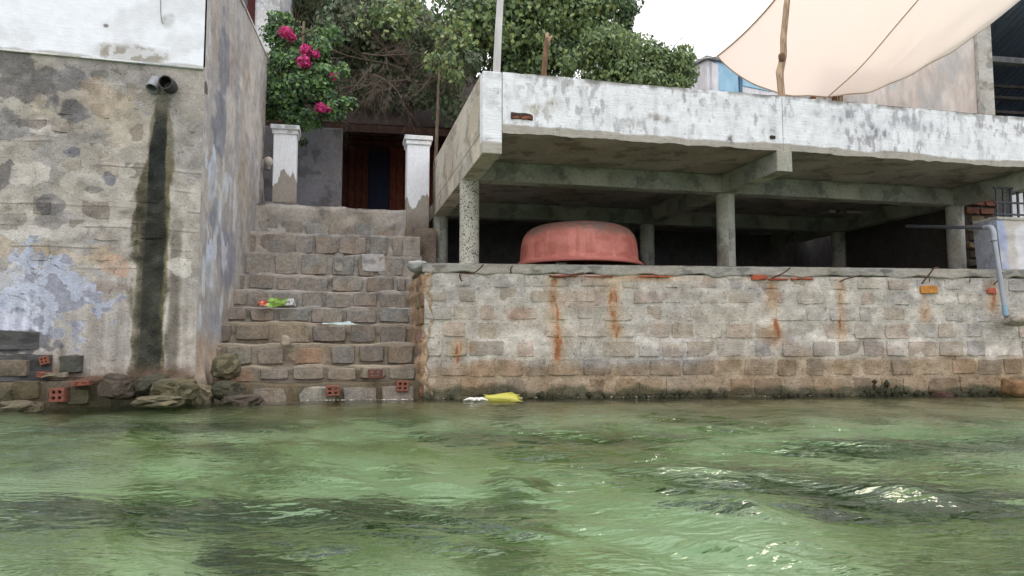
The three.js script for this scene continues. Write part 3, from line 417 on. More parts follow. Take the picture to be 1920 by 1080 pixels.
// mossy rocks at the foot of the house and of the stairs
{
  const moss = [[112, 106, 80], [124, 116, 90], [96, 84, 72], [132, 122, 98], [88, 86, 68]].map((c) => mat(rgb(...c), T.stone, { bump: 0.02, roughness: 0.85 }));
  const rock = (px, py, d, rx, ry, rz, m, seed, label) => { const p = at(px, py, d), g = toCreasedNormals(rockGeo(rx * 0.95, ry * 0.82, rz, seed, 0.42, 4), 0.5); g.rotateY(seed); g.translate(p.x, p.y, p.z); single('rock', g, moss[m], label, 'rock', null, null, V(p.x, p.y - ry, -p.z)); };
  rock(225, 728, 5.72, 0.13, 0.12, 0.12, 2, 3, 'dark brown rounded rock left of the green slime under the drain pipes');
  rock(285, 722, 5.85, 0.16, 0.10, 0.12, 4, 8, 'dark mossy rock directly under the black algae streak');
  rock(330, 735, 5.75, 0.17, 0.11, 0.14, 0, 14, 'olive mossy rock at the corner of the plastered house');
  rock(300, 752, 5.62, 0.24, 0.05, 0.16, 1, 21, 'flat pale green rock just awash in front of the house corner');
  rock(375, 742, 6.0, 0.10, 0.12, 0.10, 3, 25, 'yellowish rock against the foot of the streaked side wall');
  rock(432, 735, 6.08, 0.11, 0.10, 0.12, 4, 33, 'blackish rock at the left end of the lowest step');
  rock(425, 690, 6.35, 0.12, 0.13, 0.14, 1, 41, 'grey green lump of mortar where the side wall meets the second step');
  rock(452, 752, 6.0, 0.16, 0.06, 0.12, 2, 47, 'low dark rock in the water before the stairs');
  rock(40, 765, 5.45, 0.2, 0.06, 0.14, 3, 52, 'pale speckled stone slab awash below the hollow brick');
  const s = at(536, 640, 6.78), g = rockGeo(0.045, 0.05, 0.045, 5, 0.3); g.translate(s.x, s.y, s.z); single('pebble', g, mat(rgb(176, 164, 148), T.stone), 'pale fist sized stone resting on a lower step of the stairs', 'stone', null, null, s);
  const q = at(786, 500, 6.75), h = rockGeo(0.09, 0.055, 0.1, 61, 0.4); h.translate(q.x, q.y, q.z); single('rubble_lump', h, mat(rgb(206, 204, 200), T.concrete), 'whitish lump of broken plaster on top of the sea wall corner beside the stairs', 'rubble', null, null, q);
}

// ---------------------------------------------------------------- gate pillars, grey wall, shaded house behind
{
  const pm = (seed, line) => makeTex(256, 512, (c, u, v) => { const a = fbm(u * 3 + seed, v * 6, 4, 1300 + seed), b = fbm(u * 20, v * 40, 3, 1310); c[0] = 232; c[1] = 234; c[2] = 238; const e = line + 0.16 * (fbm(u * 5 + seed, v * 3, 4, 1320 + seed) - 0.5) * 2 + 0.12 * (u - 0.5); mix3(c, [158, 150, 140], 1 - sstep(e - 0.01, e + 0.015, v)); mix3(c, [120, 108, 96], (1 - sstep(0.0, 0.22, v + 0.2 * (a - 0.5))) * 0.7); const l = (b - 0.5) * 22; c[0] += l; c[1] += l; c[2] += l; }, { wrap: false });
  const pillar = (px0, px1, pyTop, pyBot, d, seed, line, label) => {
    const a = at(px0, (pyTop + pyBot) / 2, d), b = at(px1, (pyTop + pyBot) / 2, d), fr = new Frame(a.x, d, a.x + 0.976, d + 0.216), w = (b.x - a.x) / 0.976, y0 = Yat(pyBot, d), y1 = Yat(pyTop, d), dp = w;
    const P = thing('gate_pillar', label, 'gate pillar', fr.pos(w / 2, y0, -w / 2)), m = mat(0xffffff, pm(seed, line), { bump: 0.004 });
    const g = new RoundedBoxGeometry(w, y1 - y0, dp, 2, 0.01); g.rotateY(fr.turn); const c = fr.pos(w / 2, (y0 + y1) / 2, -dp / 2); const uv = g.attributes.uv, p = g.attributes.position; for (let i = 0; i < uv.count; i++) { const q = new THREE.Vector3(p.getX(i), p.getY(i), p.getZ(i)).applyAxisAngle(new THREE.Vector3(0, 1, 0), -fr.turn); uv.setXY(i, clamp((Math.abs(q.z) > dp / 2 - 0.012 ? q.x : q.z) / w + 0.5, 0.01, 0.99), q.y / (y1 - y0) + 0.5); } g.translate(c.x, c.y, c.z);
    part(P, 'shaft', g, m);
    const wm = mat(rgb(236, 237, 240), T.concrete, { bump: 0.002 }); part(P, 'cap', block(fr, -0.035, w + 0.035, y1 - 0.001, y1 + 0.055, -dp - 0.035, 0.035, 0.01), wm); part(P, 'moulding', block(fr, -0.018, w + 0.018, y1 - 0.055, y1 - 0.002, -dp - 0.018, 0.018, 0.01), wm);
    return [fr, w, y0];
  };
  pillar(511, 552, 242, 400, 8.75, 1, 0.44, 'white gate pillar left of the stair top, its lower half peeled to grey');
  pillar(763, 804, 262, 430, 8.75, 4, 0.33, 'white gate pillar right of the stair top, touching the deck');
  const rub = mat(rgb(150, 136, 124), T.stone, { bump: 0.016 }), FRB = new Frame(at(760, 450, 8.72).x, 8.72, at(760, 450, 8.72).x + 0.976, 8.936);
  single('pillar_base', (() => { const g = sheet(20, 20, (u, v) => { const s = lerp(-0.0, 0.36, u), y = lerp(0.9, 1.86, v); return FRB.pos(s, y, 0.02 + 0.06 * (fbm(s * 9, y * 9, 4, 1401) - 0.5)); }, (u, v) => [u * 0.4, v]); return mergeGeometries([g, block(FRB, 0, 0.36, 0.9, 1.86, -0.3, -0.03)]); })(), rub, 'crumbling brown masonry base under the gate pillar next to the deck', 'masonry base', null, null, FRB.pos(0.18, 0.9, 0));
  const FL2 = new Frame(-2.99, 8.66, -2.52, 8.76);
  single('wall_stub', (() => { const g = sheet(24, 24, (u, v) => { const s = lerp(-0.1, 0.46, u), y = lerp(1.5, 2.66 - (u > 0.3 ? 0.5 : 0), v); return FL2.pos(s, y, 0.03 + 0.07 * (fbm(s * 8, y * 8, 4, 1411) - 0.5)); }, (u, v) => [u * 0.5, v * 1.1]); return mergeGeometries([g]); })(), mat(rgb(152, 148, 146), T.concrete, { bump: 0.014 }), 'rough grey plaster stub between the house side wall and the left gate pillar', 'wall', null, null, FL2.pos(0.2, 1.5, 0));
  { const p = at(503, 303, 8.7), g = new THREE.SphereGeometry(0.055, 20, 14); g.scale(1, 1.08, 1); g.translate(p.x, p.y, p.z); const G = thing('globe_lamp', 'small whitish globe lamp beside the left gate pillar', 'lamp', V(p.x, p.y - 0.1, 8.7)); part(G, 'globe', g, mat(rgb(190, 182, 170), T.plastic, { roughness: 0.4, bump: 0 })); part(G, 'socket', tube([V(p.x, p.y - 0.05, 8.7), V(p.x, p.y - 0.10, 8.7)], 0.03, 10), mat(rgb(120, 115, 108))); }
  // grey garden wall in front of the house
  const GW = new Frame(at(550, 300, 9.9).x, 9.9, at(638, 300, 9.9).x, 9.98);
  single('garden_wall', block(GW, -1.2, GW.len, 1.15, Yat(237, 9.9), -0.12, 0, 0.01), mat(rgb(124, 122, 128), T.concrete, { bump: 0.003 }), 'smooth bluish grey garden wall behind the left gate pillar', 'wall', null, null, GW.pos(0.3, 1.15, 0));
  // house in shade under the trees
  const HH = new Frame(-5.2, 11.4, 1.6, 12.6), B = thing('shaded_house', 'dark house with brown red shutters deep in the shade under the trees', 'house', HH.pos(2, 1.15, 0));
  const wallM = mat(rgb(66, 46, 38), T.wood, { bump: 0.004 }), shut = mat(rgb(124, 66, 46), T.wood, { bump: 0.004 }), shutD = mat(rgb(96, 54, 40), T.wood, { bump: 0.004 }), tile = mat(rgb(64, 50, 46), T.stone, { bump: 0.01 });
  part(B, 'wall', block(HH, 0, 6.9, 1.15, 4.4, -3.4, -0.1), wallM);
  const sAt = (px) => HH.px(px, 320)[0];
  const door = part(B, 'doorway', block(HH, sAt(692), sAt(730), 1.9, Yat(282, 11.9), -0.099, -0.06), mat(rgb(30, 36, 58), T.plastic, { bump: 0 }), 'dark blue panel painted as the shade inside the open doorway');  // solid panel, the dark of the open doorway is put into its colour
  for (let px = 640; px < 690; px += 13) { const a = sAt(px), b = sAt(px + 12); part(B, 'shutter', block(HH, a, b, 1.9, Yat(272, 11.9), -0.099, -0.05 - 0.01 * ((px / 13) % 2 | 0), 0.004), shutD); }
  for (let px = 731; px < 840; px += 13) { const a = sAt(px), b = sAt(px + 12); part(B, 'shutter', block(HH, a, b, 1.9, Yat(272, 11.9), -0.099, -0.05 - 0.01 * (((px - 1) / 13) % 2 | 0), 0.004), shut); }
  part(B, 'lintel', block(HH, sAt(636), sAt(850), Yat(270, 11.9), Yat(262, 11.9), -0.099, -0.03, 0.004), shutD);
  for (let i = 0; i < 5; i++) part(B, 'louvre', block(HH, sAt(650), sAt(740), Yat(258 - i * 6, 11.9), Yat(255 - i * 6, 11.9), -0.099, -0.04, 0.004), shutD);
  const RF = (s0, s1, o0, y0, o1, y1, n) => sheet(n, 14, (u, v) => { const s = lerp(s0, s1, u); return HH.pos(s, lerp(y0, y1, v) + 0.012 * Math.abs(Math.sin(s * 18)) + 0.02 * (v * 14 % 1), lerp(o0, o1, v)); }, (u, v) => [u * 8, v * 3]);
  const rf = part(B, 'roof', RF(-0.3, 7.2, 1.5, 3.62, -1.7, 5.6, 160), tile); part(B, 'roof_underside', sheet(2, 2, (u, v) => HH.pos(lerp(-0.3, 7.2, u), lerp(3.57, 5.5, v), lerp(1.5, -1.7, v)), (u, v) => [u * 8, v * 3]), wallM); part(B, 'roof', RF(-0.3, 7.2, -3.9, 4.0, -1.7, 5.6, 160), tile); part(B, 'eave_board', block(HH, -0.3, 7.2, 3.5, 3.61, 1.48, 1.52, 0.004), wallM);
}

// ---------------------------------------------------------------- concrete deck on columns
{
  const L = 5.76, BACK = 4.7, YT = 2.732, YS = 2.225, YG = 2.037, COL = 0.093;
  const D = thing('concrete_deck', 'white and grey concrete deck raised on round columns above the sea wall', 'deck', DECK.pos(2.8, WALLTOP, -2));
  const pMap = makeTex(2048, 256, (c, u, v) => {
    const s = lerp(-0.05, L + 0.05, u), y = lerp(YS - 0.01, YT + 0.01, v), a = fbm(s * 2.2, y * 3, 5, 1501), b = fbm(s * 14, y * 14, 4, 1511), e = vn(s * 80, y * 80, 1521), k = fbm(s * 7, y * 5, 4, 1531), st = fbm(s * 22, y * 2.5, 4, 1541);
    c[0] = 230; c[1] = 231; c[2] = 234; const wear = fbm(s * 26, y * 13 + 3, 5, 1581), zone = sstep(0.42, 0.62, a); mix3(c, [194, 193, 194], sstep(0.5, 0.68, wear) * (0.25 + 0.6 * zone)); mix3(c, [150, 149, 152], sstep(0.56, 0.72, wear + 0.12 * (k - 0.5)) * 0.6 * zone * sstep(0.5, 4, s + a * 2)); mix3(c, [176, 174, 174], sstep(0.5, 0.66, st) * 0.25 * zone);
    mix3(c, [124, 122, 116], (1 - sstep(0.0, 0.05, YT - y + 0.03 * (b - 0.5))) * sstep(0.4, 0.6, k) * 0.8);
    const lip = YS + 0.052 + 0.06 * (fbm(s * 3, 4, 4, 1551) - 0.45); mix3(c, [166, 160, 150], 1 - sstep(lip - 0.008, lip + 0.012, y));
    for (const [px, py, w, h, col] of [[1010, 205, 30, 12, [170, 164, 152]], [1045, 200, 18, 14, [176, 170, 160]], [1240, 222, 26, 10, [150, 146, 142]], [1590, 215, 50, 16, [150, 150, 156]], [1640, 245, 30, 18, [140, 140, 146]], [1700, 230, 60, 18, [176, 176, 182]], [1450, 250, 14, 16, [120, 116, 112]], [1370, 262, 8, 10, [110, 108, 104]]]) { const [ps, py2] = DECK.px(px, py); mix3(c, col, patch(s, y, ps, py2, w * 0.0046, h * 0.0046, 0.9, 2.0, px & 31) * 0.75 * (0.35 + 0.9 * sstep(0.4, 0.6, wear))); }
    const l = (b - 0.5) * 30 + (e > 0.86 ? 8 : e < 0.1 ? -34 : 0); c[0] += l; c[1] += l; c[2] += l;
  }, { wrap: false });
  const uvP = (s, y) => [(s + 0.05) / (L + 0.1), (y - YS + 0.01) / (YT - YS + 0.02)];
  const white = mat(0xffffff, pMap, { bump: 0.005 }), raw = mat(rgb(178, 176, 166), T.concrete, { bump: 0.005 }), soffit = mat(rgb(176, 162, 158), T.concrete, { bump: 0.006 }), green = mat(rgb(176, 172, 166), T.concrete, { bump: 0.005 }), round = mat(rgb(182, 180, 172), T.concrete, { bump: 0.003 }), pocked = mat(rgb(208, 206, 198), T.pocked, { bump: 0.006 }), side = mat(rgb(206, 198, 184), T.concrete, { bump: 0.004 });
  const JOINT = 2.775;
  const face = (s0, s1) => mergeGeometries([sheet(120, 14, (u, v) => { const s = lerp(s0, s1, u), y = lerp(YS, YT, v); return DECK.pos(s, y + (v === 1 ? 0.016 * (fbm(s * 6, 2, 4, 1561) - 0.5) : 0) + (v === 0 ? 0.03 * (fbm(s * 9, 5, 4, 1565) - 0.5) : 0), 0.008 * (fbm(s * 5, y * 6, 4, 1571) - 0.5)); }, (u, v) => uvP(lerp(s0, s1, u), lerp(YS, YT, v))),
    sheet(40, 1, (u, v) => DECK.pos(lerp(s0, s1, u), YT, v * -0.12), (u) => uvP(lerp(s0, s1, u), YT)), sheet(40, 1, (u, v) => DECK.pos(lerp(s0, s1, u), lerp(YT, YS + 0.11, v), -0.12), (u, v) => uvP(lerp(s0, s1, u), lerp(YT, YS, v)))]);
  part(D, 'front_parapet', face(0.168, JOINT - 0.002), white); part(D, 'front_parapet', face(JOINT + 0.003, L), white);
  // corner post: front end of the side girder, rough white
  const corner = block(DECK, 0, 0.165, YG, YT, -0.12, 0.004, 0.012); { const uv = corner.attributes.uv, p = corner.attributes.position; for (let i = 0; i < uv.count; i++) uv.setXY(i, ...uvP(0.06 + p.getX(i) * 0.4 + 0.3, clamp(p.getY(i) + 0.06, YS, YT))); }
  part(D, 'corner_post', corner, white);
  part(D, 'side_parapet', block(DECK, 0.0, 0.12, YS + 0.001, YT - 0.003, -3.15, -0.122, 0.006), side, 'long side parapet of bare beige concrete facing the stairs');
  part(D, 'slab', block(DECK, 0.14, L, YS + 0.004, YS + 0.12, -BACK, -0.004, 0.004), soffit);
  for (const [s0, s1, o0] of [[0.0, 0.165, -0.124], [2.705, 2.86, 0.006], [5.56, 5.72, 0.0]]) part(D, 'girder', block(DECK, s0, s1, YG, YS + (s0 ? 0.002 : -0.001), -BACK + 0.1, o0, 0.008), s0 ? raw : side);
  for (const o of [-1.06, -3.06]) for (const [a, b] of [[0.167, 2.703], [2.862, 5.558]]) part(D, 'beam', block(DECK, a, b, YG + 0.004, YS + 0.002, o - 0.08, o + 0.08, 0.006), green);
  for (const o of [-1.06, -3.06]) [0.083, 2.782, 5.64].forEach((s, i) => { const g = new THREE.CylinderGeometry(COL, COL, YG - 1.15, 28, 6); const c = DECK.pos(s, (YG + 1.15) / 2, o); const p = g.attributes.position; for (let k = 0; k < p.count; k++) { const y = p.getY(k), q = 1 + 0.03 * (vn(y * 5 + i * 3, Math.atan2(p.getX(k), p.getZ(k)) + 5, 3) - 0.5); p.setX(k, p.getX(k) * q); p.setZ(k, p.getZ(k) * q); } const uv = g.attributes.uv; for (let k = 0; k < uv.count; k++) uv.setXY(k, uv.getX(k) * 0.6, uv.getY(k) * 0.9 + i * 0.3); g.translate(c.x, c.y, c.z); part(D, 'column', g, i === 0 && o > -2 ? pocked : round, i === 0 && o > -2 ? 'front corner column with pocked, speckled concrete' : undefined); });
  // broken corner with brick showing
  const brick = mat(rgb(150, 92, 70), T.stone, { bump: 0.008 }), holeShade = mat(rgb(70, 52, 46), T.stone, { bump: 0.01 });  // dark pieces set proud, cavity shade painted as colour, nothing recessed
  { const [s, y] = DECK.px(979, 218); part(D, 'painted_hole', stoneGeo(DECK, s, y, 0.20, 0.07, 0.006, 9001, (p, q) => [p, q], 0.002), holeShade); part(D, 'brick', stoneGeo(DECK, s + 0.035, y - 0.014, 0.10, 0.034, 0.016, 9002, (p, q) => [p, q], 0.004), brick); part(D, 'brick', stoneGeo(DECK, s - 0.055, y - 0.016, 0.06, 0.03, 0.014, 9003, (p, q) => [p, q], 0.004), brick); }
  { const [s, y] = DECK.px(1449, 258); part(D, 'painted_hole', stoneGeo(DECK, s, y, 0.07, 0.045, 0.006, 9005, (p, q) => [p, q], 0.002), holeShade); }
  // the closed, dark space under the deck
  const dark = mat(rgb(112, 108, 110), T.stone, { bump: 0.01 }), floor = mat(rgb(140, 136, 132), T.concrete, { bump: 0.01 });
  single('under_deck_floor', sheet(2, 2, (u, v) => DECK.pos(lerp(-0.27, 6.2, u), WALLTOP - 0.012, lerp(-1.0, -4.9, v)), (u, v) => [u * 7, v * 4]), floor, 'dusty grey floor in the dark space under the deck', 'floor', null, 'structure');
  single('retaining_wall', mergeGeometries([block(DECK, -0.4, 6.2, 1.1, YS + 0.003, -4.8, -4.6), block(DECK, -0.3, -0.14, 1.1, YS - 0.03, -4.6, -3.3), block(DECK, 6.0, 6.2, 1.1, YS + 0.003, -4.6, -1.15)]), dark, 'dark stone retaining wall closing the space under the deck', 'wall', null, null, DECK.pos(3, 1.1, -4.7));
}
// pink tub
{
  const c = at(1086, 492, 7.42), prof = [[0.612, 0.0], [0.622, 0.012], [0.618, 0.034], [0.598, 0.044], [0.592, 0.09], [0.585, 0.18], [0.572, 0.26], [0.545, 0.325], [0.50, 0.372], [0.42, 0.405], [0.25, 0.424], [0.0, 0.43]].map(([x, y]) => new THREE.Vector2(x * 0.99, y * 0.97));
  const g = new THREE.LatheGeometry(new THREE.SplineCurve(prof).getPoints(60), 72), p = g.attributes.position; for (let i = 0; i < p.count; i++) { const w = Math.atan2(p.getX(i), p.getZ(i)), q = 1 + 0.008 * Math.sin(w * 3 + 1) + 0.004 * Math.sin(w * 11); p.setX(i, p.getX(i) * q); p.setZ(i, p.getZ(i) * q); }
  g.computeVertexNormals(); { const uv = g.attributes.uv; for (let i = 0; i < uv.count; i++) uv.setXY(i, uv.getX(i) * 4, uv.getY(i)); }
  const tubTex = makeTex(1024, 512, (cc, u, v) => { const a = fbm(u * 12, v * 5, 5, 1601, 12), b = fbm(u * 60, v * 20, 3, 1611, 60), e = vn(u * 400, v * 120, 1621, 400), st = fbm(u * 50, v * 1.5, 3, 1631, 50); cc[0] = 192; cc[1] = 116; cc[2] = 104; mix3(cc, [174, 98, 86], sstep(0.5, 0.66, a)); mix3(cc, [214, 136, 122], sstep(0.55, 0.68, st) * 0.5); mix3(cc, [120, 98, 88], sstep(0.52, 0.66, v + 0.2 * (a - 0.5)) * (0.45 + 0.6 * sstep(0.35, 0.6, b))); if (e < 0.08) mix3(cc, [110, 70, 64], 0.6); const l = (b - 0.5) * 26; cc[0] += l; cc[1] += l; cc[2] += l; });
  tubTex.repeat.set(0.25, 1);
  g.translate(c.x, WALLTOP + 0.04, c.z);
  const Tb = thing('round_tub', 'large round pink fibreglass tub lying upside down on the sea wall under the deck', 'tub', V(c.x, WALLTOP, -c.z));
  part(Tb, 'shell', g, mat(0xffffff, tubTex, { bump: 0.002, roughness: 0.6 }));
  const rim = new THREE.TorusGeometry(0.612, 0.017, 10, 80); rim.rotateX(Math.PI / 2); rim.translate(c.x, WALLTOP + 0.05, c.z);
  for (const w of [0.3, 2.0, 3.4, 4.8]) { const k = rockGeo(0.06, 0.028, 0.05, 90 + w, 0.3, 2); k.translate(c.x + Math.cos(w) * 0.5, WALLTOP + 0.012, c.z + Math.sin(w) * 0.5); part(Tb, 'prop_stone', k, mat(rgb(150, 144, 136), T.stone)); } part(Tb, 'rim', rim, mat(rgb(206, 122, 110), T.plastic, { bump: 0.002, roughness: 0.6 }));
}

// ---------------------------------------------------------------- right end: brick pier, neighbour's wall, railing, pipe
{
  const BP = new Frame(at(1822, 450, 8.3).x, 8.3, at(1866, 450, 8.3).x, 8.36), P = thing('brick_pier', 'dark crumbling brick pier behind the last round column of the deck', 'brick pier', BP.pos(0.15, 1.1, 0)), r = rng(61);
  part(P, 'core', block(BP, -0.1, 0.6, 1.1, 2.2, -2.2, -0.02), mat(rgb(80, 74, 70), T.stone, { bump: 0.014 }));
  for (let k = 0; k < 10; k++) for (let n = 0; n < 2; n++) { const c = k > 7 ? [116, 74, 58] : [[110, 98, 84], [96, 90, 86], [128, 112, 92]][(r() * 3) | 0]; part(P, 'brick', stoneGeo(BP, 0.02 + n * 0.2 + (k % 2) * 0.06, 1.2 + k * 0.098, 0.18, 0.08, 0.01 + 0.03 * r(), 9100 + k * 3 + n, (p, q) => [p, q + n], 0.02), mat(rgb(...c), T.stone, { bump: 0.01 })); }
  const NW = new Frame(at(1868, 500, 7.35).x, 7.35, at(1868, 500, 7.35).x + 0.98, 7.55), tex = makeTex(512, 512, (c, u, v) => { const a = fbm(u * 5, v * 3, 5, 1701), b = fbm(u * 24, v * 24, 4, 1711), st = fbm(u * 14, v * 2, 4, 1721); c[0] = 182; c[1] = 176; c[2] = 170; mix3(c, [160, 166, 186], sstep(0.44, 0.58, st) * (1 - u) * 1.2); mix3(c, [212, 214, 220], sstep(0.55, 0.65, a) * 0.7); const l = (b - 0.5) * 40; c[0] += l; c[1] += l; c[2] += l; }, { wrap: false });
  const N = thing('neighbour_wall', 'pale bluish plaster wall beyond the right end of the sea wall', 'wall', NW.pos(0.5, 0.5, 0));
  const yt = Yat(413, 7.4);
  part(N, 'wall_face', sheet(30, 30, (u, v) => { const y = lerp(0.35, yt, v), s = lerp(0.03 + 0.10 * (1 - v) , 2.6, u); return NW.pos(s, y, 0.02 * (fbm(s * 4, y * 4, 4, 1731) - 0.5)); }), mat(0xffffff, tex, { bump: 0.005 }));
  part(N, 'wall_return', sheet(4, 10, (u, v) => { const y = lerp(0.35, yt, v); return NW.pos(0.03 + 0.10 * (1 - v), y, -0.3 * u); }, (u, v) => [u * 0.3, v]), mat(rgb(170, 172, 184), T.concrete)); part(N, 'wall_top', block(NW, 0.03, 2.6, yt - 0.001, yt + 0.03, -0.3, 0.01), mat(rgb(190, 188, 184), T.concrete));
 
  const R = thing('iron_railing', 'dark iron railing on top of the neighbour wall at the right edge', 'railing', NW.pos(0.6, yt, -0.1)), iron = mat(rgb(60, 66, 74), null, { bump: 0.001, roughness: 0.6 });
  for (const y of [0.07, 0.19, 0.34]) part(R, 'rail', block(NW, 0.12, 2.6, yt + y, yt + y + 0.018, -0.12, -0.095, 0.003), iron); for (let s = 0.14; s < 2.6; s += 0.085) part(R, 'baluster', block(NW, s, s + 0.02, yt + 0.031, yt + 0.36, -0.117, -0.098, 0.003), iron);
  const pvc = mat(rgb(170, 176, 184), T.plastic, { bump: 0.001, roughness: 0.5 }), Q = thing('water_pipe', 'grey plastic water pipe bending down over the right end of the sea wall', 'pipe', at(1885, 590, 7.0));
  part(Q, 'horizontal_run', tube([at(1700, 424, 8.35), at(1790, 426, 7.72), at(1852, 427, 7.2)], 0.018, 12), mat(rgb(120, 124, 130), T.plastic, { bump: 0.001, roughness: 0.5 })); part(Q, 'elbow', tube([at(1846, 427, 7.23), at(1858, 427, 7.14), at(1863, 437, 7.1), at(1864, 452, 7.08)], 0.026, 12, 14), pvc); part(Q, 'downpipe', tube([at(1863, 440, 7.1), at(1872, 500, 7.04), at(1886, 590, 6.98)], 0.022, 12), pvc); part(Q, 'collar', tube([at(1883, 572, 6.99), at(1886, 592, 6.98)], 0.025, 12), mat(rgb(140, 172, 190), T.plastic, { bump: 0.001, roughness: 0.5 }));
  const rk = (px, py, d, rx, ry, rz, c, seed, label) => { const p = at(px, py, d), g = rockGeo(rx, ry, rz, seed, 0.32); g.translate(p.x, p.y, p.z); single('rock', g, mat(rgb(...c), T.stone, { bump: 0.014 }), label, 'rock', null, null, V(p.x, p.y - ry, -p.z)); };
  rk(1900, 728, 6.9, 0.10, 0.08, 0.1, [150, 116, 82], 71, 'tan rock at the waterline at the far right end of the sea wall'); rk(1768, 742, 6.95, 0.09, 0.045, 0.08, [86, 62, 48], 75, 'dark reddish brown rock in the weed below the neighbour pipe'); rk(1905, 600, 7.0, 0.1, 0.05, 0.1, [190, 180, 168], 79, 'pale rubble lump under the open end of the water pipe');
}

// ---------------------------------------------------------------- above the deck: terrace wall, shed, sail, posts, blue house
{
  const TW = new Frame(at(1560, 150, 9.6).x, 9.6, at(1856, 120, 10.1).x, 10.1);
  const tm = makeTex(1024, 512, (c, u, v) => { const a = fbm(u * 6, v * 4, 5, 1801), b = fbm(u * 40, v * 20, 4, 1811), k = fbm(u * 9, v * 6, 4, 1821), st = fbm(u * 14, v * 7, 4, 1831); c[0] = 213; c[1] = 203; c[2] = 197; mix3(c, [188, 184, 182], sstep(0.46, 0.62, a) * 0.9); mix3(c, [218, 198, 186], sstep(0.5, 0.64, k) * 0.5); mix3(c, [176, 168, 164], sstep(0.58, 0.7, st) * 0.35); const l = (b - 0.5) * 36; c[0] += l; c[1] += l; c[2] += l; }, { wrap: false });
  const W = thing('terrace_wall', 'tall mottled pinkish terrace wall partly hidden by the shade sail', 'wall', TW.pos(1, 2.3, 0));
  part(W, 'wall_face', sheet(20, 20, (u, v) => TW.pos(lerp(-0.1, TW.len - 0.24, u), lerp(2.2, 5.2, v), 0.01 * (fbm(u * 5, v * 5, 3, 1841) - 0.5))), mat(0xffffff, tm, { bump: 0.004 })); part(W, 'wall_core', block(TW, -0.1, TW.len - 0.02, 2.2, 5.15, -0.22, -0.02), mat(rgb(190, 180, 172), T.concrete)); part(W, 'corner_post', block(TW, TW.len - 0.235, TW.len, 2.2, Yat(32, 10.1), -0.24, 0.05), mat(rgb(204, 200, 196), T.concrete), 'pale concrete corner post');
  for (const [px, m] of [[1560, [128, 98, 84]], [1571, [196, 180, 168]]]) { const [s] = TW.px(px, 188); part(W, 'door_post', block(TW, s, s + 0.06, 2.2, Yat(172, 9.6), -0.02, 0.03), mat(rgb(...m), T.wood)); }
  // metal shed at the right
  const SH = new Frame(TW.pos(TW.len + 0.01, 0, 0).x, 10.1, TW.pos(TW.len + 0.01, 0, 0).x + 0.985, 10.27), S = thing('metal_shed', 'dark open shed with a corrugated blue grey roof beside the terrace wall', 'shed', SH.pos(1.5, 2.2, -1));
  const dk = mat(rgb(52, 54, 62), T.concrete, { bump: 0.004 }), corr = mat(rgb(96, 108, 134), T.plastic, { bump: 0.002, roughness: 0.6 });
  part(S, 'roof', sheet(160, 6, (u, v) => { const s = lerp(-0.05, 4.2, u); return SH.pos(s, lerp(Yat(12, 10.1) - 0.05 * s, 4.15, v) + 0.02 * Math.sin(s * 62), lerp(0.35, -2.2, v)); }, (u, v) => [u * 4, v * 3]), corr);
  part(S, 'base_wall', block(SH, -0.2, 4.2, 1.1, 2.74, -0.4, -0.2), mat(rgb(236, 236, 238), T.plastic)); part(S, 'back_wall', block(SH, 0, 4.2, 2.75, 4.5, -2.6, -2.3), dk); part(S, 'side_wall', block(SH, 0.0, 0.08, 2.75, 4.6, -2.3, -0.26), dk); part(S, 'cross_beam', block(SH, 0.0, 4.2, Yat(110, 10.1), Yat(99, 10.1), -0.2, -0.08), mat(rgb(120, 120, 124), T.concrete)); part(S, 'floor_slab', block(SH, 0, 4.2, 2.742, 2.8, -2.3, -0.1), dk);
  for (const y of [150, 172, 200]) part(S, 'slat', block(SH, 0.05, 4.2, Yat(y, 10.4), Yat(y - 6, 10.4), -0.55, -0.5), mat(rgb(66, 66, 72), T.wood));
  // blue house far behind
  const BH = new Frame(at(1300, 130, 15).x, 15, at(1325, 130, 15).x, 14.6), BF = new Frame(at(1325, 130, 14.6).x, 14.6, at(1480, 130, 15.6).x, 15.6), Bl = thing('blue_house', 'small white and sky blue house far behind the deck below the sail corner', 'house', V(BF.xa, 1.15, 14.6)), sky = mat(rgb(176, 222, 246), T.plastic, { bump: 0.002 }), wh = mat(rgb(244, 244, 246), T.plastic, { bump: 0.002 });
  const top = Yat(112, 14.6); part(Bl, 'side_wall', block(BH, 0, BH.len, 1.15, top - 0.05, -2, 0), wh); part(Bl, 'wall', block(BF, 0, 2.6, 1.15, top, -2, 0), wh);
  for (const [a, b, y0, y1] of [[1340, 1383, 175, 120], [1391, 1445, 158, 126]]) { const [s0] = BF.px(a, 140), [s1] = BF.px(b, 140); part(Bl, 'blue_panel', block(BF, s0, s1, Yat(y0, 14.9), Yat(y1, 14.9), -0.02, 0.02), sky); }
  part(Bl, 'cornice', block(BF, -0.06, 2.7, top, top + 0.06, -2.05, 0.08), mat(rgb(150, 160, 168), T.concrete)); { const [s0] = BF.px(1384, 140), [s1] = BF.px(1389, 140); part(Bl, 'mullion', block(BF, s0, s1, 3.6, top - 0.05, 0, 0.045), mat(rgb(90, 130, 160), T.concrete)); }
  if (0) part(Bl, 'canopy', sheet(2, 2, (u, v) => BF.pos(lerp(BF.px(1368, 165)[0], 2.6, u), Yat(155, 14.9) - 0.25 * v, 0.02 + 0.8 * v)), wh);
  const g1 = at(1420, 172, 11.5), roofm = mat(rgb(168, 164, 162), T.concrete, { bump: 0.004 });
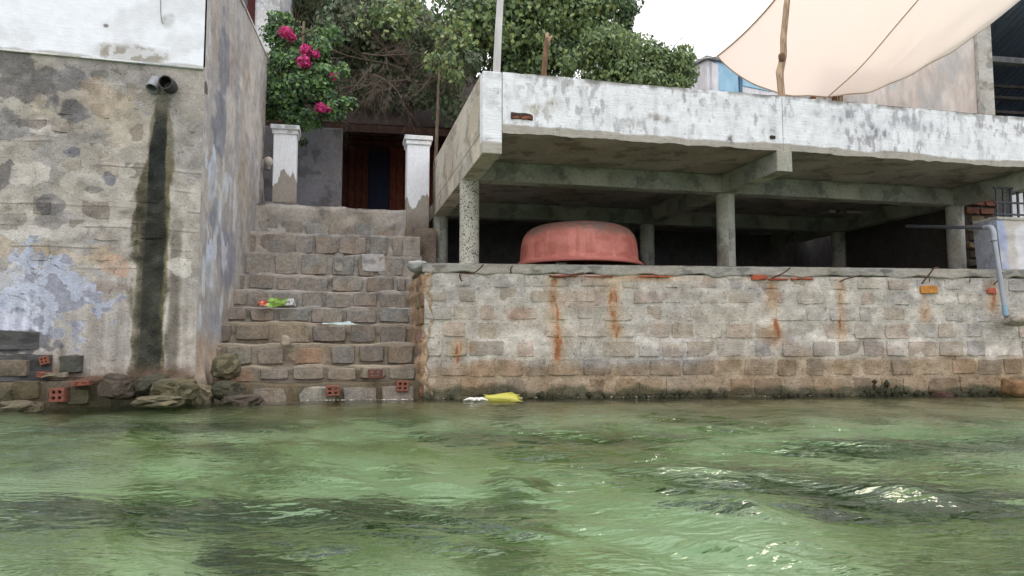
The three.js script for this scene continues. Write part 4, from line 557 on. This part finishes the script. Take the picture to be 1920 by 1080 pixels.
  const low = thing('low_roof', 'grey sloping concrete roof edge behind the wooden post', 'roof', V(g1.x, 2.3, 11.5)); part(low, 'slope', sheet(8, 4, (u, v) => { const p = at(lerp(1375, 1600, u), lerp(184, 158 + 8 * Math.abs(u - 0.45), Math.min(1, u * 3)), 11.5); return V(p.x, lerp(2.2, p.y, v), 11.5 - 0.0 + 0.5 * v); }, (u, v) => [u * 2, v]), roofm);
  const hut = thing('small_tiled_roof', 'tiny brown tiled roof peeping over the parapet below the sail', 'roof', at(1527, 190, 10.6)), tl = mat(rgb(140, 92, 70), T.stone); { const A = at(1508, 189, 10.4), Bq = at(1546, 189, 10.4), C = at(1530, 176, 10.4); part(hut, 'gable', new THREE.ExtrudeGeometry(new THREE.Shape([new THREE.Vector2(A.x, A.y - 0.3), new THREE.Vector2(Bq.x, A.y - 0.3), new THREE.Vector2(Bq.x, Bq.y), new THREE.Vector2(C.x, C.y), new THREE.Vector2(A.x, A.y)]), { depth: 0.5, bevelEnabled: false }).translate(0, 0, -10.9), tl); }
  // shade sail
  const A = at(1345, 105, 9.7), B = at(1902, 4, 9.4), C = at(1590, -240, 6.9), Dd = at(2250, -330, 7.1);
  const sailP = (u, v) => { const q = A.clone().multiplyScalar((1 - u) * (1 - v)).addScaledVector(B, u * (1 - v)).addScaledVector(C, (1 - u) * v).addScaledVector(Dd, u * v); const us = Math.pow(u, 0.86); q.y -= (0.84 * 4 * us * (1 - us) * (1 - 0.7 * v)) + 0.25 * 4 * v * (1 - v) * (u < 0.5 ? 0.4 + u : 1); q.x += 0.14 * 4 * v * (1 - v) * (1 - 2 * u); q.y += (0.016 * Math.sin(u * 46 + v * 9) * (1 - v) * (1 - v) + 0.02 * Math.sin(u * 17 - v * 14 + 2)) * 3 * u * (1 - u); return q; };
  const cloth = new THREE.MeshPhysicalMaterial({ color: rgb(244, 232, 219), roughness: 1, transmission: 0.5, thickness: 0, side: THREE.DoubleSide, bumpMap: T.grain, bumpScale: 0.001 });
  const Sl = thing('shade_sail', 'large peach shade sail stretched over the deck', 'shade sail', A); part(Sl, 'cloth', sheet(80, 60, sailP, (u, v) => [u * 4, v * 4]), cloth);
  const hemM = mat(rgb(190, 168, 138)); const line = (f, r, name) => part(Sl, name, tube(Array.from({ length: 24 }, (_, i) => f(i / 23)), r, 6, 60), hemM);
  line((t) => sailP(t, 0), 0.010, 'hem'); line((t) => sailP(0, t), 0.012, 'hem'); line((t) => sailP(1, t), 0.012, 'hem'); line((t) => sailP(t, 1), 0.012, 'hem'); line((t) => sailP(0.37 + 0.10 * t * t - 0.02 * t, t).add(new THREE.Vector3(0, -0.006, 0)), 0.007, 'seam');
  // posts on the deck
  const woodm = mat(rgb(200, 184, 168), T.wood, { bump: 0.006 }), grey = mat(rgb(226, 224, 222), T.plastic, { bump: 0.004 }), bark = mat(rgb(140, 116, 100), T.wood, { bump: 0.006 });
  const pp = [[1465, 300], [1466, 188], [1463, 150], [1462, 135], [1469, 105], [1469, 70], [1473, 30], [1477, -10], [1480, -70]].map(([x, y]) => at(x, y, 6.95)); const wp = thing('wooden_post', 'crooked weathered wooden post standing before the shade sail', 'post', V(pp[0].x, 2.34, 6.95)); part(wp, 'shaft', taper(pp.map((p, i) => (i ? p : V(p.x, 2.3, 6.95))), [0.036, 0.034, 0.033, 0.037, 0.031, 0.030, 0.029, 0.028, 0.027], 12), woodm); { const k = rockGeo(0.031, 0.045, 0.03, 91, 0.3, 2); const p = at(1466, 108, 6.93); k.translate(p.x, p.y, p.z); part(wp, 'knot', k, bark); }
  const p2 = [[929, 200], [931, 135], [934, 70], [938, 0], [941, -60]].map(([x, y]) => at(x, y, 6.7)); single('grey_pole', taper(p2, [0.037, 0.036, 0.034, 0.032, 0.031], 12), grey, 'tall straight pale grey pole at the front corner of the deck', 'pole', null, null, p2[0]);
  const p3 = [[1019, 180], [1020, 138], [1022, 110], [1025, 82], [1026, 72]].map(([x, y]) => at(x, y, 7.3)), fk = thing('forked_stake', 'short forked wooden stake with a pale cut top standing before the trees', 'stake', p3[0]); part(fk, 'shaft', taper(p3, [0.03, 0.029, 0.026, 0.026, 0.024], 10), bark); part(fk, 'fork', taper([at(1026, 78, 7.3), at(1026, 66, 7.3), at(1027, 62, 7.3)], [0.026, 0.02, 0.016], 8), woodm); part(fk, 'fork', taper([at(1026, 80, 7.3), at(1031, 72, 7.3), at(1036, 68, 7.3)], [0.022, 0.018, 0.012], 8), woodm);
  const p4 = [[816, 310], [818, 275], [820, 220], [822, 160], [824, 130]].map(([x, y]) => at(x, y, 8.95)); single('thin_stake', taper(p4, [0.02, 0.022, 0.018, 0.014, 0.012], 8), mat(rgb(120, 112, 106), T.wood), 'thin dry stake rising behind the gate pillar next to the deck', 'stake', null, null, p4[0]);
  const p5 = [[562, 160], [565, 110], [568, 70], [570, 40]].map(([x, y]) => at(x, y, 9.3)); single('bare_stake', taper(p5, [0.02, 0.019, 0.018, 0.016], 8), mat(rgb(160, 150, 136), T.wood), 'pale bare stake poking up among the pink flowers', 'stake', null, null, p5[0]);
}
// white house behind the alley
{
  const F1 = new Frame(at(440, 60, 10.4).x, 10.4, at(516, 60, 10.4).x, 10.5), W = thing('white_house', 'white house with a dark red window post behind the streaked side wall', 'house', F1.pos(0.3, 1.15, 0)), wh = mat(rgb(226, 228, 234), T.concrete, { bump: 0.002 });
  part(W, 'wall', block(F1, -3, F1.len, 1.15, 6.6, -2.5, 0), wh); { const [a] = F1.px(464, 40), [b] = F1.px(478, 40); part(W, 'window_post', block(F1, a, b, Yat(72, 10.4), 6.2, 0.001, 0.04), mat(rgb(92, 34, 40), T.wood)); part(W, 'window_pane', block(F1, a - 0.7, a - 0.01, Yat(72, 10.4), 6.2, 0.001, 0.02), mat(rgb(70, 74, 80), null, { roughness: 0.2, bump: 0 })); part(W, 'trim', block(F1, F1.len - 0.12, F1.len + 0.03, 1.2, 6.62, -0.4, 0.03), wh); }
}

// ---------------------------------------------------------------- trees and plants
function leafCloud(clumps, seed, size, tones, opt = {}) {
  const r = rng(seed), P = [], N = [], C = [], I = []; let k = 0;
  const parts = []; for (const [px, py, d, rad, n, sq = 0.85] of clumps) { const K = n > 160 ? opt.split ?? 9 : 1; for (let i = 0; i < K; i++) { const w = r() * 6.283, q = K > 1 ? Math.sqrt(r()) * 0.78 : 0, f = K > 1 ? 0.28 + 0.34 * r() : 1; parts.push([px + Math.cos(w) * q * rad, py + Math.sin(w) * q * rad * sq, d + (K > 1 ? (r() - 0.6) * rad / FOCAL * d : 0), rad * f, Math.round(n / K * (K > 1 ? 0.5 + 1.1 * f : 1)), sq]); } }
  for (const [px, py, d, rad, n, sq] of parts) {
    const c = at(px, py, d), R = rad / FOCAL * d;
    for (let i = 0; i < n; i++) {
      let x, y, z, q; do { x = r() * 2 - 1; y = r() * 2 - 1; z = r() * 2 - 1; q = x * x + y * y + z * z; } while (q > 1 || q < 0.02);
      const l = Math.sqrt(q), lump = 0.72 + 0.62 * fbm(x / l * 1.5 + y / l + 11 + px * 0.01, z / l * 1.5 - y / l + 13, 3, seed % 90), rr = R * lump * Math.pow(l, opt.hollow ?? 0.55);
      const o = new THREE.Vector3(c.x + x / l * rr, c.y + y / l * rr * sq, c.z + z / l * rr);
      const up = new THREE.Vector3(x / l + (r() - 0.5) * 1.5, y / l * 0.6 + 0.5 + (r() - 0.5), z / l + (r() - 0.5) * 1.5).normalize();
      const dir = new THREE.Vector3(r() - 0.5, -(opt.droop ?? 0.35) - r() * 0.3, r() - 0.5).normalize(), sd = dir.clone().cross(up).normalize(), s = size * (0.6 + 0.8 * r()), w = s * (opt.wide ?? 0.36);
      const a = o, m1 = o.clone().addScaledVector(dir, s * 0.45).addScaledVector(sd, w).addScaledVector(up, s * 0.1), m2 = o.clone().addScaledVector(dir, s * 0.45).addScaledVector(sd, -w).addScaledVector(up, s * 0.1), e = o.clone().addScaledVector(dir, s);
      for (const v of [a, m1, e, m2]) P.push(v.x, v.y, v.z);
      const t = tones[(r() * tones.length) | 0], j = (0.8 + 0.4 * r()) * (opt.gain ?? 2.0); for (let b = 0; b < 4; b++) C.push(t[0] * j, t[1] * j, t[2] * j);
      I.push(k, k + 1, k + 2, k, k + 2, k + 3); k += 4;
    }
  }
  const g = new THREE.BufferGeometry(); g.setAttribute('position', new THREE.Float32BufferAttribute(P, 3)); g.setAttribute('color', new THREE.Float32BufferAttribute(C, 3)); g.setIndex(I); g.computeVertexNormals(); return g;
}
const leafM = new THREE.MeshPhysicalMaterial({ vertexColors: true, roughness: 0.75, transmission: 0.3, thickness: 0, side: THREE.DoubleSide });
const petalM = new THREE.MeshPhysicalMaterial({ vertexColors: true, roughness: 0.9, transmission: 0.35, thickness: 0, side: THREE.DoubleSide });
function twigs(list, m0, seed, parent, name, material) { // list of [from, to, r0, depth]
  const r = rng(seed), G = [];
  const grow = (a, dir, len, rad, lvl) => { const n = 4, pts = [a], rr = [rad]; let q = a.clone(), dd = dir.clone(); for (let i = 1; i <= n; i++) { dd.add(new THREE.Vector3((r() - 0.5) * 0.5, (r() - 0.5) * 0.4 + (lvl > 1 ? -0.12 : 0.03), (r() - 0.5) * 0.5)).normalize(); q = q.clone().addScaledVector(dd, len / n); pts.push(q); rr.push(rad * (1 - 0.62 * i / n)); } G.push(taper(pts, rr, lvl > 1 ? 4 : 7)); if (lvl < m0) for (let i = 1; i <= n; i++) for (let b = 0; b < (lvl === 0 ? 2 : 2); b++) { if (r() < 0.25) continue; const nd = dd.clone().add(new THREE.Vector3((r() - 0.5) * 2.2, (r() - 0.5) * 1.5, (r() - 0.5) * 1.4)).normalize(); grow(pts[i], nd, len * (0.4 + 0.3 * r()), rr[i] * 0.6, lvl + 1); } };
  for (const [px, py, d, tx, ty, td, rad] of list) { const a = at(px, py, d), b = at(tx, ty, td); grow(a, b.clone().sub(a).normalize(), a.distanceTo(b), rad, 0); }
  return part(parent, name, mergeGeometries(G), material);
}
{
  const barkM = mat(rgb(86, 74, 64), T.wood, { bump: 0.01 }), darkBark = mat(rgb(62, 52, 50), T.wood, { bump: 0.01 }), dryBark = mat(rgb(140, 134, 130), T.wood, { bump: 0.006 });
  const dark = [[0.03, 0.055, 0.025], [0.04, 0.07, 0.03], [0.05, 0.085, 0.032], [0.06, 0.095, 0.036]], mid = [[0.06, 0.095, 0.032], [0.085, 0.125, 0.042], [0.055, 0.09, 0.036], [0.11, 0.145, 0.05]], light = [[0.09, 0.135, 0.04], [0.12, 0.155, 0.045], [0.07, 0.115, 0.038], [0.14, 0.165, 0.05]], grey = [[0.06, 0.075, 0.045], [0.08, 0.085, 0.05], [0.05, 0.065, 0.035]];
  const big = thing('leafy_tree', 'big dense green tree with dark crown rising behind the white deck parapet', 'tree', V(0.9, 1.15, 12.6));
  part(big, 'trunk', taper([V(0.9, 1.15, 12.6), V(0.8, 2.4, 12.5), V(0.55, 3.6, 12.5), V(0.3, 4.6, 12.4)], [0.24, 0.2, 0.16, 0.12], 12), barkM);
  twigs([[990, 90, 12.5, 900, -40, 12.2, 0.09], [1010, 100, 12.5, 1080, -20, 12.4, 0.08], [1020, 130, 12.5, 1180, 100, 12, 0.07], [980, 60, 12.5, 1000, -100, 12.6, 0.1]], 3, 71, big, 'branches', barkM);
  part(big, 'crown', leafCloud([[1000, 40, 12.4, 120, 8200], [920, -10, 11.8, 100, 6400], [1090, 10, 12.2, 105, 7000], [1010, -90, 12.6, 130, 6000], [1130, -70, 12.5, 100, 4400], [890, -70, 12.2, 80, 3200], [950, 110, 11.8, 70, 3400], [1050, 110, 11.9, 80, 4200], [870, 70, 11.6, 60, 2800], [1150, 40, 12.0, 55, 2300]], 501, 0.08, [...dark, ...dark, ...mid, light[2]], { hollow: 0.5 }), leafM);
  part(big, 'pale_leaves', leafCloud([[890, 40, 11.3, 66, 560], [940, 60, 11.3, 60, 480], [1040, 30, 11.4, 76, 700], [1000, -20, 11.4, 70, 560], [870, 8, 11.5, 60, 460], [1120, 20, 11.5, 60, 460], [980, 90, 11.3, 60, 400]], 511, 0.085, [...light, ...mid]), leafM);  // clumps of paler leaves set in front of the crown
  const sm = thing('bushy_tree', 'lower bushy tree with feathery light green crown just left of the blue house', 'tree', V(2.1, 1.15, 11.4));
  part(sm, 'trunk', taper([V(2.1, 1.15, 11.4), V(2.0, 2.6, 11.4), V(1.9, 3.4, 11.4)], [0.12, 0.1, 0.07], 10), barkM);
  twigs([[1180, 170, 11.4, 1120, 80, 11.2, 0.05], [1190, 160, 11.4, 1250, 110, 11.3, 0.04]], 3, 81, sm, 'branches', barkM);
  part(sm, 'crown', leafCloud([[1150, 110, 11.0, 66, 4000], [1215, 125, 11.1, 60, 3400], [1262, 128, 11.2, 48, 1900], [1190, 92, 11.3, 40, 1000], [1240, 92, 11.3, 34, 650], [1285, 100, 11.3, 24, 320], [1100, 130, 10.9, 50, 1500], [1195, 160, 10.9, 70, 1800], [1270, 160, 11.2, 36, 700]], 521, 0.07, [...mid, ...mid, light[0], light[1], dark[3]], { hollow: 0.6, wide: 0.28 }), leafM);
  const dry = thing('dry_tree', 'half bare tree with grey dry branches hanging over the shaded house', 'tree', V(-1.25, 1.15, 10.8));
  part(dry, 'trunk', taper([V(-1.25, 1.15, 10.9), V(-1.3, 2.6, 10.8), V(-1.45, 3.6, 10.6), V(-1.55, 4.5, 10.5)], [0.12, 0.09, 0.07, 0.05], 10), darkBark);
  twigs([[760, 150, 10.4, 640, 150, 9.8, 0.016], [760, 130, 10.4, 620, 90, 9.9, 0.016], [770, 120, 10.4, 700, 20, 10.0, 0.018], [780, 130, 10.4, 860, 60, 10.0, 0.018], [770, 140, 10.4, 860, 150, 9.8, 0.015], [750, 120, 10.4, 660, 40, 9.9, 0.016], [780, 160, 10.3, 870, 190, 9.7, 0.013], [750, 160, 10.3, 680, 200, 9.7, 0.013], [700, 120, 10, 640, 190, 9.6, 0.012], [700, 140, 10, 770, 190, 9.6, 0.012], [830, 120, 10, 800, 200, 9.6, 0.012], [680, 100, 9.9, 760, 110, 9.5, 0.012]], 3, 91, dry, 'branches', dryBark);
  part(dry, 'crown', leafCloud([[720, 40, 10.6, 80, 2600], [650, 60, 10.3, 60, 1700], [770, 40, 10.5, 54, 1300], [700, -40, 10.8, 90, 2400], [800, 90, 10.3, 46, 800], [620, 0, 10.6, 60, 1300], [850, 110, 10.0, 50, 800], [690, 110, 10.6, 80, 1500], [830, 170, 10.4, 60, 1200], [750, 150, 11.0, 90, 2200], [660, 160, 11.0, 70, 1700]], 531, 0.075, [...grey, ...grey, ...dark, mid[0]], { hollow: 0.6 }), leafM);
  part(dry, 'pale_leaves', leafCloud([[838, 122, 9.6, 38, 330], [705, 34, 9.9, 50, 260], [760, 26, 10, 50, 280], [850, 60, 9.9, 50, 360]], 541, 0.07, [...light, ...mid]), leafM);  // paler leaf clumps nearer than the main crown
  const sc = thing('screen_tree', 'dense dark tree filling the gap above the shaded house roof', 'tree', V(-1.6, 1.15, 14.6));
  part(sc, 'trunk', taper([V(-1.6, 1.15, 15.2), V(-1.6, 4, 15.2), V(-1.7, 5.4, 15.1)], [0.2, 0.15, 0.1], 10), barkM);
  part(sc, 'crown', leafCloud([[720, 90, 14.6, 100, 5000], [800, 110, 14.6, 90, 4200], [660, 110, 14.5, 80, 3200], [860, 90, 14.7, 56, 1900], [610, 70, 14.6, 60, 1500]], 591, 0.12, dark), leafM);
  const bk = thing('back_tree', 'dark green tree crown against the sky behind the pink flowers', 'tree', V(-3.1, 1.15, 12.8));
  part(bk, 'trunk', taper([V(-3.1, 1.15, 12.8), V(-3.2, 3.2, 12.8), V(-3.3, 4.8, 12.7)], [0.16, 0.12, 0.07], 10), barkM); twigs([[600, 60, 12.7, 560, -40, 12.5, 0.05], [600, 50, 12.7, 660, -30, 12.6, 0.05]], 3, 95, bk, 'branches', barkM);
  part(bk, 'crown', leafCloud([[570, 20, 12.6, 56, 1500], [620, 10, 12.7, 60, 1600], [560, -50, 12.5, 66, 1500], [650, -50, 12.8, 70, 1600], [600, 80, 12.4, 60, 1600], [640, 100, 12.2, 60, 1500]], 551, 0.11, [...dark, ...mid]), leafM);
  const bg = thing('bougainvillea', 'bougainvillea with bright magenta flowers spilling over the left gate pillar', 'bougainvillea', V(-2.75, 1.6, 9.3));
  part(bg, 'stem', taper([V(-2.78, 1.2, 9.35), V(-2.82, 2.4, 9.3), V(-2.8, 3.4, 9.3), V(-2.7, 4.2, 9.3)], [0.05, 0.045, 0.035, 0.02], 8), barkM); twigs([[530, 190, 9.3, 640, 190, 9.0, 0.016], [530, 150, 9.3, 600, 100, 9.1, 0.018], [530, 130, 9.3, 540, 20, 9.3, 0.018], [530, 200, 9.2, 520, 120, 9.1, 0.015]], 2, 97, bg, 'branches', barkM);
  part(bg, 'foliage', leafCloud([[540, 90, 9.3, 50, 1700], [575, 130, 9.2, 54, 1800], [530, 150, 9.3, 48, 1900], [560, 185, 9.2, 52, 1900], [600, 170, 9.1, 34, 1400], [620, 200, 9.0, 26, 420], [645, 192, 9.0, 16, 150], [660, 188, 9.0, 9, 40], [632, 214, 9.0, 14, 90], [520, 34, 9.3, 20, 120], [508, 60, 9.3, 16, 70], [600, 84, 9.1, 22, 160], [640, 128, 9.1, 18, 90], [522, 200, 9.3, 34, 900], [600, 110, 9.2, 30, 600], [530, 50, 9.4, 30, 600], [585, 215, 9.1, 30, 550], [548, 216, 9.2, 30, 600], [515, 110, 9.4, 24, 400], [610, 70, 9.4, 30, 400]], 561, 0.052, [[0.04, 0.09, 0.025], [0.06, 0.12, 0.03], [0.03, 0.065, 0.025], [0.10, 0.17, 0.04], [0.025, 0.05, 0.025]], { hollow: 0.6, wide: 0.42 }), leafM);
  const mg = [[0.60, 0.03, 0.20], [0.68, 0.06, 0.28], [0.5, 0.02, 0.16]];
  for (const [px, py, d, rad, n] of [[536, 58, 9.0, 11, 90], [548, 68, 9.05, 7, 40], [573, 92, 8.95, 11, 100], [570, 113, 8.9, 12, 110], [592, 98, 9, 7, 30], [602, 199, 8.85, 10, 80], [618, 203, 8.9, 5, 18], [627, 140, 9, 7, 18]]) part(bg, 'flower_cluster', leafCloud([[px, py, d, rad, Math.min(160, n * 1.6 | 0)]], 571 + px, 0.042, mg, { wide: 0.5, hollow: 0.5, gain: 1 }), petalM);
  const vine = thing('vine_sprig', 'small dark vine sprig hanging on the grey garden wall', 'vine', at(565, 265, 9.85)); part(vine, 'leaves', leafCloud([[563, 264, 9.8, 7, 26], [572, 262, 9.8, 7, 24], [568, 270, 9.8, 5, 14]], 581, 0.045, dark, { wide: 0.45 }), leafM); part(vine, 'stem', tube([at(556, 258, 9.86), at(564, 262, 9.83), at(578, 262, 9.82)], 0.004, 5), barkM);
  const wire = tube([at(1140, 125, 11), at(1220, 118, 11), at(1290, 113, 11.2), at(1345, 106, 9.7)], 0.008, 5, 30); single('guy_rope', wire, mat(rgb(206, 200, 188)), 'thin pale rope running from the trees to the shade sail corner', 'rope', null, null, at(1140, 125, 11));
}

// ---------------------------------------------------------------- litter
{
  const scrap = (pts, d, m, h, seed) => sheet(10, 8, (u, v) => { const px = lerp(lerp(pts[0][0], pts[1][0], u), lerp(pts[3][0], pts[2][0], u), v), py = lerp(lerp(pts[0][1], pts[1][1], u), lerp(pts[3][1], pts[2][1], u), v); const p = at(px, py, d - 0.06 * (1 - v)); p.y += h * (fbm(u * 4 + seed, v * 4, 3, seed) - 0.4); p.z += h * 2 * (fbm(u * 4 + 9, v * 4 + seed, 3, seed + 1) - 0.5); return p; });
  const w = thing('crumpled_wrapper', 'crumpled green and red plastic wrapper lying on a stair step', 'wrapper', at(520, 572, 7.25)), film = (c) => mat(rgb(...c), null, { bump: 0, roughness: 0.35 });
  part(w, 'green_film', scrap([[498, 574], [536, 574], [540, 560], [506, 562]], 7.28, 0, 0.05, 3), film([142, 176, 78])); part(w, 'red_end', scrap([[482, 573], [500, 573], [503, 563], [486, 565]], 7.27, 0, 0.04, 5), film([190, 92, 66])); part(w, 'silver_end', scrap([[534, 574], [554, 573], [550, 562], [538, 562]], 7.27, 0, 0.05, 8), film([176, 178, 176]));
  const c2 = at(650, 607, 6.98); single('plastic_scrap', scrap([[604, 609], [668, 609], [655, 604], [606, 605]], 7.0, 0, 0.02, 11), film([170, 190, 186]), 'pale blue green plastic scrap on the edge of a middle step', 'plastic scrap', null, null, c2);
  const yb = rockGeo(0.15, 0.045, 0.08, 15, 0.8, 3); { const q = at(940, 747, 6.42); yb.translate(q.x, 0.018, q.z); single('yellow_bag', yb, film([200, 194, 92]), 'bright yellow plastic bag floating at the foot of the sea wall', 'plastic bag', null, null, V(q.x, 0, -q.z)); }
  const wb = [], o = at(893, 752, 6.3); for (const [a, l] of [[0.2, 0.10], [1.7, 0.05], [3.0, 0.11], [4.4, 0.06], [5.4, 0.05]]) wb.push(taper([V(o.x, 0.016, -o.z), V(o.x + Math.cos(a) * l * 0.5, 0.026, -o.z + Math.sin(a) * l * 0.5), V(o.x + Math.cos(a) * l, 0.012, -o.z + Math.sin(a) * l)], [0.018, 0.013, 0.004], 7)); single('white_scrap', mergeGeometries(wb), film([232, 230, 222]), 'ragged white plastic scrap floating left of the yellow bag', 'plastic scrap', null, null, V(o.x, 0, -o.z));
}
{ const r = rng(12), G = []; for (let i = 0; i < 16; i++) { const q = SEAWALL.pos(5.8 * r(), 0.01, 0.03 + 0.05 * r()), f = new THREE.IcosahedronGeometry(0.003 + 0.006 * r() * r(), 1); f.scale(2, 0.4, 1); f.translate(q.x, 0.012, q.z); G.push(f); } for (let i = 0; i < 34; i++) { const px = 560 + 225 * Math.sqrt(r()), p = at(px, 742 + 6 * r(), 6.3 + 0.12 * (px - 560) / 225), g = new THREE.IcosahedronGeometry(0.003 + 0.007 * r() * r(), 1); g.scale(2.2, 0.4, 1); g.translate(p.x, 0.012, p.z); G.push(g); } single('sea_foam', mergeGeometries(G), mat(rgb(226, 224, 214), null, { bump: 0 }), 'thin line of white foam specks along the lowest step and the sea wall', 'foam', null, 'stuff'); }
// weed beds on the sea floor
{
  const r = rng(909), P = [], I = [], C = []; let k = 0;
  for (const [x0, d0, rx, rd, n] of [[-1.25, 2.75, 1.05, 0.2, 2000], [-0.7, 2.9, 0.8, 0.18, 1100], [-0.75, 2.25, 0.22, 0.14, 500], [1.55, 2.9, 0.5, 0.22, 1700], [1.1, 3.2, 0.5, 0.2, 600], [-2.2, 5.0, 0.9, 0.3, 1800], [2.6, 4.2, 1.2, 0.35, 2400], [0.3, 4.6, 0.9, 0.3, 1200]]) for (let i = 0; i < n; i++) {
    const a = r() * 6.283, q = Math.sqrt(r()) * (0.75 + 0.5 * vn(a * 1.5 + x0 * 3, d0 * 3, 9)), x = x0 + Math.cos(a) * q * rx, d = d0 + Math.sin(a) * q * rd, y = bedDepth(x, d) - 0.01, h = 0.03 + 0.07 * r(), w = 0.008 + 0.012 * r(), t = r() * 6.283, lx = (r() - 0.5) * h * 1.6, lz = (r() - 0.5) * h * 1.6;
    P.push(x - Math.cos(t) * w, y, -d - Math.sin(t) * w, x + Math.cos(t) * w, y, -d + Math.sin(t) * w, x + lx, y + h, -d + lz); const j = 0.7 + 0.6 * r(); for (let b = 0; b < 3; b++) C.push(0.11 * j, 0.17 * j, 0.05 * j); I.push(k, k + 1, k + 2); k += 3;
  }
  const g = new THREE.BufferGeometry(); g.setAttribute('position', new THREE.Float32BufferAttribute(P, 3)); g.setAttribute('color', new THREE.Float32BufferAttribute(C, 3)); g.setIndex(I); g.computeVertexNormals();
  single('sea_grass', g, new THREE.MeshStandardMaterial({ vertexColors: true, roughness: 1, side: THREE.DoubleSide }), 'dark green patches of sea grass under the clear water', 'sea grass', null, 'stuff');
}

renderer.render(scene, camera);
